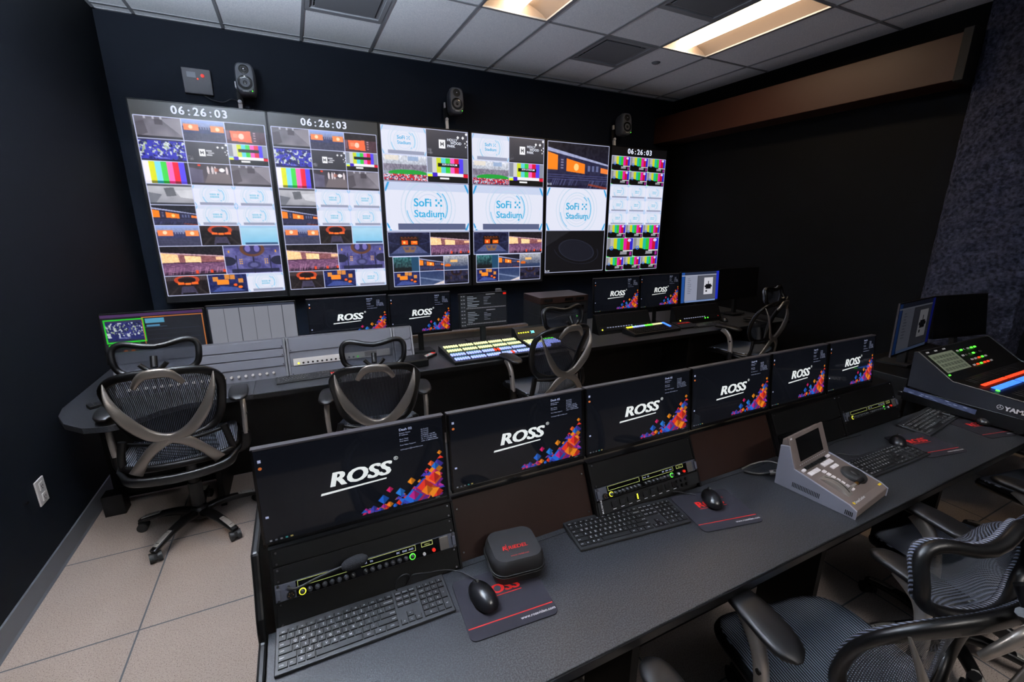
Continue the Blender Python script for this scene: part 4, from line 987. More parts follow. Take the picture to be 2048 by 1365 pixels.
# ---- keyboards
KW, KD = .410, .118
def keyboard_layout():
    """(kind, x, y, w, h, legend) in key units; x right, y down"""
    L = []
    r0 = ['ESC'] + ['F%d' % k for k in range(1, 13)]
    for k, s_ in enumerate(r0): L.append(('function_key', k * 1.154, 0, 1.154, .8, s_))
    for k, s_ in enumerate('`1234567890-='): L.append(('number_key' if s_.isdigit() else 'symbol_key', k, .8, 1, 1, s_))
    L.append(('backspace_key', 13, .8, 2, 1, 'BACKSPACE'))
    L.append(('tab_key', 0, 1.8, 1.5, 1, 'TAB'))
    for k, s_ in enumerate('QWERTYUIOP'): L.append(('letter_key', 1.5 + k, 1.8, 1, 1, s_))
    for k, s_ in enumerate('[]'): L.append(('symbol_key', 11.5 + k, 1.8, 1, 1, s_))
    L.append(('symbol_key', 13.5, 1.8, 1.5, 1, '\\')); L.append(('caps_lock_key', 0, 2.8, 1.75, 1, 'CAPS'))
    for k, s_ in enumerate('ASDFGHJKL'): L.append(('letter_key', 1.75 + k, 2.8, 1, 1, s_))
    for k, s_ in enumerate(";'"): L.append(('symbol_key', 10.75 + k, 2.8, 1, 1, s_))
    L.append(('enter_key', 12.75, 2.8, 2.25, 1, 'ENTER')); L.append(('shift_key', 0, 3.8, 2.25, 1, 'SHIFT'))
    for k, s_ in enumerate('ZXCVBNM'): L.append(('letter_key', 2.25 + k, 3.8, 1, 1, s_))
    for k, s_ in enumerate(',./'): L.append(('symbol_key', 9.25 + k, 3.8, 1, 1, s_))
    L.append(('shift_key', 12.25, 3.8, 2.75, 1, 'SHIFT'))
    for x, w_, s_ in ((0, 1.25, 'CTRL'), (1.25, 1, 'FN'), (2.25, 1, '■'), (3.25, 1.15, 'ALT')): L.append(('modifier_key', x, 4.8, w_, 1, s_))
    L.append(('space_bar', 4.4, 4.8, 5.8, 1, ''))
    for x, w_, s_ in ((10.2, 1.5, 'ALT'), (11.7, 1.5, '●'), (13.2, 1.8, 'CTRL')): L.append(('modifier_key', x, 4.8, w_, 1, s_))
    nv = [['PRTSC', 'SCRLK', 'PAUSE'], ['INSERT', 'HOME', 'PGUP'], ['DELETE', 'END', 'PGDN']]
    for j, row in enumerate(nv):
        for k, s_ in enumerate(row): L.append(('navigation_key', 15.25 + k, (0, .8, 1.8)[j], 1, .8 if j == 0 else 1, s_))
    for x, y, s_ in ((16.25, 3.8, '^'), (15.25, 4.8, '<'), (16.25, 4.8, 'v'), (17.25, 4.8, '>')): L.append(('arrow_key', x, y, 1, 1, s_))
    for k, s_ in enumerate('♪-+='): L.append(('media_key', 18.5 + k, 0, 1, .8, '•'))
    npad = [('NUM', 0, .8), ('/', 1, .8), ('*', 2, .8), ('-', 3, .8), ('7', 0, 1.8), ('8', 1, 1.8), ('9', 2, 1.8), ('4', 0, 2.8), ('5', 1, 2.8), ('6', 2, 2.8), ('1', 0, 3.8), ('2', 1, 3.8), ('3', 2, 3.8), ('.', 2, 4.8)]
    for s_, x, y in npad: L.append(('number_pad_key', 18.5 + x, y, 1, 1, s_))
    L.append(('number_pad_key', 18.5, 4.8, 2, 1, '0')); L.append(('number_pad_key', 21.5, 1.8, 1, 2, '+')); L.append(('number_pad_key', 21.5, 3.8, 1, 2, '↵'))
    return L
KL = keyboard_layout()
def keyboard(separate, W=KW, D=KD, name='keyboard', body='kbody', cap='keycap'):
    t = thing(name, None, 'keyboard')
    mb = MB(); e = .0065; ux = (W - 2 * e) / 22.5; uy = (D - 2 * e - .008) / 5.8
    mb.prism([(-D / 2, 0), (D / 2, 0), (D / 2, .0135), (-D / 2, .0085)], 'x', -W / 2, W / 2); mb.build('body', body, t, bevel=.0025)
    slope = math.atan2(.005, D); T = Matrix.Translation((0, -D / 2, .0085)) @ Matrix.Rotation(slope, 4, 'X') @ Matrix.Translation((0, D / 2, 0))
    allk = MB()
    for kind, x, y, w_, h_, s_ in KL:
        k = MB() if separate else allk; k.T = T
        x0 = -W / 2 + e + x * ux + .0006; x1 = -W / 2 + e + (x + w_) * ux - .0006; y1 = D / 2 - e - .006 - y * uy - .0006; y0 = D / 2 - e - .006 - (y + h_) * uy + .0006
        k.mi = 0; bot = (x0, x1, y0, y1); c = .0012
        k.add([(x0, y0, -.001), (x1, y0, -.001), (x1, y1, -.001), (x0, y1, -.001), (x0 + c, y0 + c, .0026), (x1 - c, y0 + c, .0026), (x1 - c, y1 - c, .0026), (x0 + c, y1 - c, .0026)],
              [(4, 5, 6, 7), (0, 1, 5, 4), (1, 2, 6, 5), (2, 3, 7, 6), (3, 0, 4, 7)])
        if s_:
            k.mi = 1; z = .00275; cx = (x0 + x1) / 2; cy = (y0 + y1) / 2; small = len(s_) > 1
            if s_ == '■':
                q = .0014
                for a in (-1.7, .1):
                    for b_ in (-1.7, .1): k.box(cx + a * .0012, cx + a * .0012 + .0018, cy + b_ * .0012, cy + b_ * .0012 + .0018, z - .0002, z)
            elif s_ in '●•': k.cyl((cx, cy, z - .0002), (cx, cy, z), .0016 if s_ == '●' else .0013, n=10)
            elif small:
                sz = .0040 if len(s_) > 3 else .0044
                if kind in ('tab_key', 'caps_lock_key') or (kind in ('shift_key', 'modifier_key') and x < 8): k.text(s_, x0 + .003, cy - sz * .35, z, sz, bold=.02)
                elif kind in ('enter_key', 'backspace_key', 'shift_key'): k.text(s_, x1 - .003, cy - sz * .35, z, sz, bold=.02, align='r')
                else: k.text(s_, cx, cy - sz * .35, z, sz, bold=.02, align='c')
            else:
                sz = .0082 if kind == 'letter_key' else .0066; k.text(s_, cx, cy - sz * .35, z, sz, bold=.018, align='c')
                if kind in ('number_key', 'symbol_key') and y == .8: k.box(cx - .0008, cx + .0012, cy + .0036, cy + .0052, z - .0002, z)
        if separate: k.build(kind, [cap, 'legend'], t)
    if not separate:
        o = allk.build('keys', [cap, 'legend'], t); o['kind'] = 'stuff'
    return t
MB_hp = None
k1 = keyboard(True)
tx = MB().text('hp', .1175, -.004, .0120, .0085, bold=.02, shear=.2); tx.build('badge', 'dimgrey' if 'dimgrey' in M else mat('badge_grey', (.32, .33, .35), .4), k1)
kfar = keyboard(False)
def yaw_of(a, b_): return math.degrees(math.atan2(b_[1] - a[1], b_[0] - a[0]))
k2 = copy_tree(k1)
k1.location = (.0675, .941, DZ); k1.rotation_euler = (0, 0, R(-.8)); k1.scale = (1.0, 1.06, 1)
tag(k1, 'full size black keyboard at the left end of the foreground desk', group='full size keyboards on the front console')
k2.location = (.888, .957, DZ); k2.rotation_euler = (0, 0, R(-6.3)); k2.scale = (1, 1.10, 1)
tag(k2, 'black keyboard between the zipped case and the middle mouse pad', group='full size keyboards on the front console')
kfar.location = (2.150, .812, DZ); kfar.rotation_euler = (0, 0, R(-.6)); kfar.scale = (1.05, 1, 1)
tag(kfar, 'black keyboard directly right of the grey replay controller', group='full size keyboards on the front console')
k4 = dup(kfar, (2.800, .925, DZ), (0, 0, 6), 'farthest black keyboard, between the audio mixer and the end of the desk', 'full size keyboards on the front console'); k4.scale = (1.12, 1.1, 1)

# ---- mouse pads and mice
def rounded(w_, h_, r, n=6, cx=0, cy=0):
    pts = []
    for sx, sy, a0 in ((1, 1, 0), (-1, 1, 90), (-1, -1, 180), (1, -1, 270)):
        for i in range(n + 1):
            a = R(a0 + 90 * i / n); pts.append((cx + sx * (w_ / 2 - r) + r * math.cos(a), cy + sy * (h_ / 2 - r) + r * math.sin(a)))
    return pts
def pad():
    t = thing('mouse_pad', None, 'mouse pad'); W, H = .232, .193
    MB().prism(rounded(W, H, .016), 'z', 0, .0028).build('cloth_sheet', 'pad', t, bevel=.0006)
    p = MB(); p.text('ROSS', -.052, .018, .0030, .042, bold=.048, sx=1.10); p.box(-.052, .056, .009, .0115, .0029, .0031)
    p.box(-W / 2 + .003, W / 2 - .003, -.0625, -.0595, .0029, .0031); p.text('®', .064, .046, .0030, .011)
    p.build('printed_logo', 'red', t)
    q = MB().text('www.rossvideo.com', .018, -.081, .0030, .0115, bold=.015); q.build('printed_address', 'legend', t)
    return t
pd = pad()
for i, (x, y, a, l) in enumerate(((.398, .864, -4, 'dark mouse pad with red print next to the nearest keyboard'), (1.217, .888, -11, 'dark mouse pad with red print in the middle, left of the replay controller'),
                                  (2.462, .812, -11, 'dark mouse pad with red print right of the keyboard beyond the replay controller'), (2.945, .775, -12, 'dark mouse pad with red print tucked in front of the audio mixer'))):
    o = pd if i == 0 else copy_tree(pd); o.location = (x, y, DZ); o.rotation_euler = (0, 0, R(a)); tag(o, l, group='mouse pads on the front console')
def mouse():
    t = thing('computer_mouse', None, 'mouse')
    def fn(u, v):
        th = math.pi * (v); ph = 2 * math.pi * u
        # superellipsoid egg, flat base
        y = -math.cos(th); r = math.sin(th) ** .8
        w_ = .031 * (1 + .10 * -y); x = w_ * r * math.cos(ph)
        zz = math.sin(ph); z = .034 * r * zz * (1 - .18 * y - .12 * y * y) if zz > 0 else .006 * r * zz
        return (x, .054 * y, z + .008)
    MB().grid(fn, 36, 24).build('shell', 'mouse_shell', t)
    MB().sweep([(0, .049, .0225), (0, .040, .029), (0, .022, .0352), (0, .012, .0382)], .0008, .0006, (0, 0, 1), sub=3, n=6).build('button_seam', 'matte', t)
    wv = MB().cyl((-.003, .030, .0335), (.003, .030, .0335), .0075, n=18); wv.build('scroll_wheel', 'rubber', t)
    B(-.022, .022, -.036, .036, 0, .005).build('base_plate', 'matte', t, bevel=.002)
    return t
M['mouse_shell'] = mat('mouse_shell', (.075, .075, .085), .28)
ms = mouse()
for i, (x, y, a, l) in enumerate(((.346, .880, 8, 'black mouse on the nearest mouse pad, covering half of the red print'), (1.235, .920, -30, 'black mouse on the middle mouse pad, left of the replay controller'),
                                  (2.345, .862, -62, 'black mouse on the pad beyond the replay controller, beside the keyboard'), (2.995, .800, -60, 'farthest black mouse, on the pad in front of the audio mixer'))):
    o = ms if i == 0 else copy_tree(ms); o.location = (x, y, DZ + .003); o.rotation_euler = (0, 0, R(a)); tag(o, l, group='mice on the front console')
def cord(name, pts, r, label, m_='cable', cat='cable'):
    o = MB().sweep(pts, r, r, (0, 0, 1), sub=6, n=8).build(name, m_); return tag(o, label, cat)
# ---- zipped case
def case():
    t = thing('zipped_case', 'black zipped fabric case with red print standing beside the nearest keyboard', 'case', (.474, .957, DZ), (0, 0, -7))
    W, D, H = .150, .140, .074
    def body(z0, z1, k0, k1, top):
        mb = MB(); rs = []
        n = 10
        for j in range(n + 1):
            t_ = j / n; z = z0 + (z1 - z0) * t_
            q = (1 - (1 - t_) ** 2 if not top else 1 - (t_ ** 3) * .16)
            k = k0 + (k1 - k0) * (t_) if not top else k0 * (1 - .10 * t_ ** 3)
            rs.append([(p[0] * k, p[1] * k, z) for p in rounded(W, D, .034, 8)])
        m_ = len(rs[0]); vs = [p for r in rs for p in r]
        mb.add(vs, [(j * m_ + i, j * m_ + (i + 1) % m_, (j + 1) * m_ + (i + 1) % m_, (j + 1) * m_ + i) for j in range(n) for i in range(m_)], True)
        mb.add(rs[0], [tuple(range(m_))[::-1]]); mb.add([(p[0], p[1], p[2]) for p in rs[-1]], [tuple(range(m_))]); return mb
    body(0, .030, .94, 1.0, False).build('lower_shell', 'case', t)
    body(.034, H, 1.0, .95, True).build('lid', 'case', t, bevel=.004)
    for z in (.0285, .0355): MB().sweep([(x, y, z) for x, y in rounded(W + .004, D + .004, .036, 6)], .0022, .0016, (0, 0, 1), closed=True, n=8).build('piping', 'rubber', t)
    MB().sweep([(x, y, .032) for x, y in rounded(W - .001, D - .001, .034, 6)], .0015, .003, (0, 0, 1), closed=True, n=6).build('zip', 'matte', t)
    p = MB(); p.text('RIEDEL', -.022, -.020, H + .0006, .0185, bold=.025, shear=.12); p.text('www.riedel.net', .002, -.048, H + .0006, .0085, align='c')
    p.text('R', -.040, -.020, H + .0006, .022, bold=.03, shear=.2); p.box(-.026, -.0245, -.026, .002, H + .0004, H + .0007); p.build('printed_logo', 'red', t)
    return t
case()
# ---- cords
cord('thin_cord', [(.352, .934, DZ + .013), (.345, .955, DZ + .010), (.322, .985, DZ + .012), (.285, 1.004, DZ + .018), (.235, 1.002, DZ + .030), (.205, 1.000, DZ + .040), (.190, 1.004, DZ + .035), (.175, 1.006, DZ + .012)], .0016, 'thin black cord running from the nearest mouse over the keyboard to the rack')
cord('thin_cord', [(.148, .995, DZ + .012), (.146, 1.000, DZ + .030), (.160, 1.002, DZ + .046), (.178, 1.002, DZ + .048), (.185, 1.005, DZ + .030), (.172, 1.006, DZ + .004)], .0016, 'thin black cord looping up behind the nearest keyboard')
cord('thin_cord', [(1.208, .966, DZ + .012), (1.195, .985, DZ + .008), (1.170, 1.003, DZ + .012), (1.140, 1.010, DZ + .016)], .0016, 'short black cord of the middle mouse at the foot of the rack')
cord('thin_cord', [(.84, 1.028 - .012, DZ + .010), (.89, 1.022 - .01, DZ + .012), (.95, 1.015 - .005, DZ + .010), (1.0, 1.000, DZ + .006)], .0016, 'short cord curled behind the middle keyboard under the socket strip')
cord('thin_cord', [(2.07, .875, DZ + .008), (2.02, .925, DZ + .003), (1.98, .965, DZ + .003), (2.12, .995, DZ + .003), (2.30, .985, DZ + .003)], .0016, 'thin cord lying on the desk behind the keyboard beyond the replay controller')
# ---- replay controller
def controller():
    t = thing('replay_controller', 'grey replay controller with tilted display, jog wheel and lever on the desk', 'controller', (1.704, .790, DZ), (0, 0, 6.6))
    W, D = .262, .262
    side = [(-D / 2, .004), (-D / 2, .034), (-D / 2 + .022, .044), (D / 2 - .060, .084), (D / 2 - .020, .186), (D / 2, .184), (D / 2, .004)]
    inner = MB().prism(side, 'x', -W / 2 + .006, W / 2 - .006); inner.build('housing', 'warmgrey', t, bevel=.002)
    for sx in (-1, 1):
        s2 = [(-D / 2 - .002, .0), (-D / 2 - .002, .033), (-D / 2 + .022, .046), (D / 2 - .058, .088), (D / 2 - .030, .168), (D / 2 + .002, .160), (D / 2 + .002, 0)]
        a, b_ = (-W / 2, -W / 2 + .007) if sx < 0 else (W / 2 - .007, W / 2)
        sp_ = MB().prism(s2, 'x', a, b_).build('side_panel', 'bluegrey', t, bevel=.0025)
        v = MB(); xs = -W / 2 - .0004 if sx < 0 else W / 2 + .0004
        for k in range(18): v.box(xs - .0004, xs + .0004, -.02 + k * .0052, -.02 + k * .0052 + .0022, .018, .036)
        for k in range(5): v.box(xs - .0004, xs + .0004, -D / 2 + .008 + k * .005, -D / 2 + .0105 + k * .005, .008, .024)
        v.build('vent_slot', 'matte', sp_)
    sl = math.atan2(.040, D - .082); T = Matrix.Translation((0, -D / 2 + .022, .0443)) @ Matrix.Rotation(sl, 4, 'X')   # deck plane, y up the deck (0..0.185)
    # tilted display
    ang = math.atan2(.102, .040); T2 = Matrix.Translation((0, D / 2 - .060, .0843)) @ Matrix.Rotation(ang, 4, 'X')
    f = MB(); f.T = T2; f.box(-W / 2 + .002, W / 2 - .002, -.002, .120, -.004, .004); f.build('display_frame', 'warmgrey', t, bevel=.003)
    d = MB(); d.T = T2; d.box(-.088, .088, .020, .106, .004, .0048); d.build('display_glass', 'gloss', t)
    d = MB(); d.T = T2
    for k in range(14): d.box(-.098 + k * .0145, -.092 + k * .0145, .008, .010, .004, .0045)
    d.box(-.122, -.110, .108, .114, .004, .0045); d.build('display_print', 'legend', t)
    def key(name, x, y, w_, h_, m_, ht=.006):
        k = MB(); k.T = T; k.box(x - w_ / 2, x + w_ / 2, y - h_ / 2, y + h_ / 2, 0, ht, .0018); return k.build(name, m_, t)
    for k in range(10): key('transport_button', -.085 + k * .0155, .168, .012, .012, 'black', .010)
    for x in (-.108, -.100): key('lit_button', x, .166, .010, .010, 'keywhite', .008)
    for x in (.082, .094): key('lit_button', x, .170, .010, .010, 'keywhite', .008)
    for k in range(5): key('lit_button', -.100 + k * .0145, .145, .0135, .016, 'keywhite')
    for k in range(4): key('lit_button', .012 + k * .0185, .150 + 0 * k, .0165, .018, 'keywhite')
    for k in range(3): key('lit_button', .030 + k * .0155, .126, .0135, .014, 'keywhite')
    for k in range(7): key('lit_button', -.030 + 0 * k, .128 - k * .0158, .017, .0125, 'keywhite')
    j = MB(); j.T = T @ Matrix.Translation((.062, .066, 0)); j.lathe([(.041, 0), (.041, .010), (.037, .014), (.012, .0145), (0, .0145)], 40); jw = j.build('jog_wheel', 'rubber', t)
    j = MB(); j.T = T @ Matrix.Translation((.062, .066, 0)); j.lathe([(.0, .0146), (.014, .0146), (.015, .0152), (0.0, .0152)], 24); j.build('finger_dish', 'rubber', jw)
    # lever quadrant
    q = MB(); pr = [(.02 + (.10) * i / 12, .017 * math.sin(math.pi * i / 12)) for i in range(13)]
    q.T = T; q.prism([(p[0], p[1]) for p in pr], 'x', -.088, -.052); lvb = q.build('lever_quadrant', 'silver', t, bevel=.001)
    q = MB(); q.T = T; q.prism([(p[0], p[1] + .0006) for p in pr[1:-1]], 'x', -.066, -.063); q.build('quadrant_slot', 'matte', t)
    l = MB(); l.T = T; l.box(-.066, -.062, .028, .034, .01, .030); l.box(-.066, -.030, .027, .036, .026, .032, .002); l.build('lever_arm', 'silver', t)
    l = MB(); l.T = T; l.cyl((-.036, .0315, .029), (-.022, .0315, .029), .0055, n=12); l.build('lever_ring', 'gold', t)
    l = MB(); l.T = T; l.cyl((-.022, .0315, .029), (.018, .0315, .029), .0075, .0085, n=14); l.build('lever_grip', 'black', t)
    p = MB(); p.T = T; p.text('DreamCatcher', -.098, -.008, .0006, .012, bold=.02); p.build('name_print', 'legend', t)
    p = MB(); p.T = T; p.cyl((-.104, -.003, 0), (-.104, -.003, .0006), .005, n=10); p.box(.098, .118, -.006, .001, 0, .0006); p.build('yellow_badge', 'yellowpaint', t)
    return t
M['yellowpaint'] = mat('yellow_print', (.85, .72, .15), .5)
controller()
cord('controller_cable', [(1.62, .935, DZ + .05), (1.60, .975, DZ + .045), (1.555, 1.0, DZ + .03), (1.50, 1.005, DZ + .02)], .003, 'grey cable from the back of the replay controller to the rack', 'pewter')
cord('controller_cable', [(1.60, .930, DZ + .025), (1.575, .950, DZ + .012), (1.54, .97, DZ + .008), (1.51, 1.0, DZ + .01)], .006, 'thick black cable with a metal plug behind the replay controller', 'cable')
tag(MB().cyl((1.585, .945, DZ + .014), (1.610, .925, DZ + .022), .010, n=14).build('cable_connector', 'silver'), 'silver cable plug at the back corner of the replay controller', 'connector')
# ---- mixer table and audio mixer at the right
XS = 2.97
t = thing('side_table', 'black table carrying the audio mixer at the right end of the front desk', 'table', (0, 0, 0))
B(3.00, 4.35, .35, 1.16, .740, .768).build('tabletop', 'satin', t, bevel=.004)
for x in (3.06, 4.28):
    for y in (.42, 1.10): B(x - .025, x + .025, y - .025, y + .025, 0, .745).build('leg', 'powder', t)
def mixer():
    t = thing('audio_mixer', 'large black audio mixing console with lit red and blue keys at the right edge', 'audio mixer', (XS, 0, 0))
    prof = [(1.113, .817), (1.118, 1.012), (1.10, 1.016), (.936, .900), (.30, .862), (.285, .850), (.30, .745 + .027), (.66, .782), (.845, .797)]
    W = .86
    MB().prism([(a, b_ - .003) for a, b_ in prof], 'x', .012, W - .012).build('deck', 'black', t)
    for a, b_ in ((0, .014), (W - .014, W)): MB().prism(prof, 'x', a, b_).build('side_panel', 'mixer_side', t, bevel=.002)
    e = MB().sweep([(-.001, 1.10, 1.016), (-.001, .936, .900), (-.001, .30, .862)], .003, .002, (1, 0, 0), n=6); e.build('edge_strip', 'pewter', t)
    # logo on the left side
    p = MB(); p.T = Matrix(((0, 0, -1, -.0012), (-1, 0, 0, .760), (0, 1, 0, .822), (0, 0, 0, 1)))
    p.text('YAMAHA', .028, 0, 0, .030, bold=.05); 
    for i in range(24):
        a0, a1 = 2 * math.pi * i / 24, 2 * math.pi * (i + 1) / 24
        p.add([(.012 + r * math.cos(a), .0105 + r * math.sin(a), 0) for r, a in ((.010, a0), (.0118, a0), (.0118, a1), (.010, a1))], [(0, 1, 2, 3)])
    for k in range(3):
        a = R(90 + 120 * k); c, s_ = math.cos(a), math.sin(a)
        for sg in (1,): p.add([(.012 - s_ * .0008, .0105 + c * .0008, 0), (.012 + s_ * .0008, .0105 - c * .0008, 0), (.012 + c * .0095 + s_ * .0008, .0105 + s_ * .0095 - c * .0008, 0), (.012 + c * .0095 - s_ * .0008, .0105 + s_ * .0095 + c * .0008, 0)], [(0, 1, 2, 3)])
    p.build('name_print', 'logo_white', t)
    # sloped display part: plane from (.936,.900) to (1.10,1.016)
    L1 = math.hypot(.164, .116); T = Matrix.Translation((0, .936, .9015)) @ Matrix.Rotation(math.atan2(.116, .164), 4, 'X')
    s_ = MB(); s_.T = T; s_.box(.035, .30, .045, .165, 0, .001); s_.build('touch_display', 'lcdsage', t)
    s_ = MB(); s_.T = T
    for k in range(7):
        for j in range(4): s_.box(.05 + k * .034, .077 + k * .034, .055 + j * .026, .073 + j * .026, .001, .0012)
    s_.build('display_tile', 'lcdtile', t)
    for k in range(24):
        m_ = random.choice(['white', 'white', 'black', 'green', 'redled', 'pewter']); x = .33 + (k % 6) * .042; y = .045 + (k // 6) * .034
        s_ = MB(); s_.T = T; s_.box(x, x + .022, y, y + .010, 0, .004, .001); s_.build('assign_button', m_, t)
    for k in range(3):
        s_ = MB(); s_.T = T; s_.box(.045 + k * .09, .070 + k * .09, .178, .186, 0, .003); s_.build('assign_button', 'white', t)
    s_ = MB(); s_.T = T; s_.box(.02, .035, .03, .037, 0, .003); s_.build('assign_button', 'green', t)
    # fader deck: plane from (.30,.862) to (.936,.900)
    T = Matrix.Translation((0, .936, .9015)) @ Matrix.Rotation(math.atan2(.038, .636), 4, 'X')
    for k in range(16):
        x = .075 + k * .034 + (.012 if k > 7 else 0)
        s_ = MB(); s_.T = T; s_.box(x, x + .028, -.098, -.080, 0, .004, .001); s_.build('on_key', 'redled', t)
        s_ = MB(); s_.T = T; s_.box(x, x + .028, -.150, -.118, 0, .003, .001); s_.build('select_key', 'blueled', t)
        s_ = MB(); s_.T = T; s_.box(x + .012, x + .015, -.32, -.19, 0, .0006); s_.build('fader_slot', 'pewter', t)
        s_ = MB(); s_.T = T; s_.box(x + .005, x + .022, -.28 + .01 * (k % 3), -.25 + .01 * (k % 3), .002, .016, .003); s_.build('fader', 'bluegrey', t)
        s_ = MB(); s_.T = T; s_.box(x + .01, x + .018, -.06, -.02, 0, .001); s_.build('level_meter', 'matte', t)
    for x, m_ in ((.055, 'green'), (.64, 'orange')):
        s_ = MB(); s_.T = T; s_.cyl((x, -.15, 0), (x, -.15, .004), .008, n=12); s_.build('status_light', m_, t)
    return t
M['mixer_side'] = mat('mixer_side_paint', (.13, .135, .16), .42)
M['logo_white'] = mat('white_enamel_logo', (.92, .92, .94), .45)
M['lcdtile'] = mat('sage_display_tile', (.36, .40, .34), .3, emit=.12)
mixer()
# monitor reflection under the mixer's left side, painted as a glowing strip
t = thing('reflection_strip', 'slim bluish strip under the left side of the audio mixer, a painted glowing screen reflection', 'display', (2.962, .95, .795), (90, 0, -90))
# local x -> -y world, y -> up
B(-.175, .30, -.060, .010, -.006, 0).build('housing', 'satin', t, bevel=.002)
A = np.zeros((14, 120, 3), np.float32); A[:] = C(.20, .23, .34); noise(A, .05, (30, 5))
for k in range(26): rect(A, RNG.random(), RNG.random() * .8, RNG.random(), RNG.random(), (.26, .30, .42), .3)
for k in range(12): a = RNG.random() * .9; b_ = RNG.random() * .8; rect(A, a, b_, a + .05, b_ + .12, (.62, .66, .8), .7)
s_ = plane_from(A, .30, .026, 'screen', 'disp_matte', t); s_.location = (-.02, -.008, .0006); s_.rotation_euler = (0, 0, R(-3.5))
# ---- two screens behind the mixer
def docpicture():
    A = np.zeros((200, 340, 3), np.float32); A[:] = C(.10, .11, .13); rect(A, 0, 0, 1, .09, (.16, .20, .30)); rect(A, 0, 0, .08, 1, (.14, .34, .66)); rect(A, .09, .09, .42, .95, (.62, .64, .72)); rect(A, .43, .09, .93, .92, (.36, .37, .42))
    rect(A, .60, .20, .84, .76, (.90, .90, .94)); rect(A, .65, .42, .79, .58, (.06, .06, .08)); rect(A, .62, .46, .82, .52, (.06, .06, .08)); rect(A, .71, .32, .73, .44, (.1, .1, .12)); rect(A, .65, .62, .69, .68, (.2, .2, .22)); rect(A, 0, .09, .93, .12, (.70, .72, .80))
    for k in range(9): rect(A, .16, .2 + k * .06, .16 + .06 + .05 * RNG.random(), .215 + k * .06, (.40, .42, .5))
    rect(A, .93, .0, 1, .95, (.12, .20, .80)); rect(A, .1, .93, .93, 1, (.50, .60, .80)); return A
DOC = docpicture()
def plain_monitor(label, W, H, loc, rot, pic=None, m_='disp_matte', group=None, feet=.0, edge='edge', thick=.026):
    t = thing('monitor', label, 'monitor', loc, rot, group)
    MB().box(-W / 2, W / 2, -H / 2, H / 2, -thick, -.001, .004 if thick > .02 else .002).build('housing', 'satin', t)
    b = MB(); e = .008
    for a, b_, c, d in ((-W / 2, -W / 2 + e, -H / 2, H / 2), (W / 2 - e, W / 2, -H / 2, H / 2), (-W / 2, W / 2, -H / 2, -H / 2 + e + .004), (-W / 2, W / 2, H / 2 - e, H / 2)): b.box(a, b_, c, d, -.003, .001)
    b.build('bezel', 'satin', t, bevel=.0005)
    if pic is not None: plane_from(pic, W - 2 * e, H - 2 * e, 'screen', m_, t, z=.0003)
    else: B(-W / 2 + e, W / 2 - e, -H / 2 + e, H / 2 - e, -.001, .0003).build('screen', 'gloss', t)
    if feet: MB().box(-.02, .02, -H / 2 - feet, .02, -.055, -thick + .001).box(-.09, .09, -H / 2 - feet, -H / 2 - feet + .012, -.14, .03).build('stand', 'matte', t)
    return t
M['dim_disp'] = display_mat('dimmed_desktop_picture', .075, .25, .4)
o = plain_monitor('tall tilted screen with pale left edge behind the audio mixer, showing a dim document', .60, .345, (3.63, 1.40, 1.035), (88, 0, 5.3), DOC, 'dim_disp', feet=.094, thick=.008)
B(-.3018, -.2985, -.172, .172, -.008, .0015).build('pale_edge', 'edge', o)
plain_monitor('switched off black screen in front of the rough grey pillar', .56, .30, (4.215, 1.38, 1.055), (80, 0, -9.2), None, feet=.115)
o = tag(B(3.30, 4.48, 1.24, 1.62, .0, .765).build('equipment_credenza', 'powder', bevel=.004), 'low black cabinet holding two screens behind the audio mixer', 'cabinet')
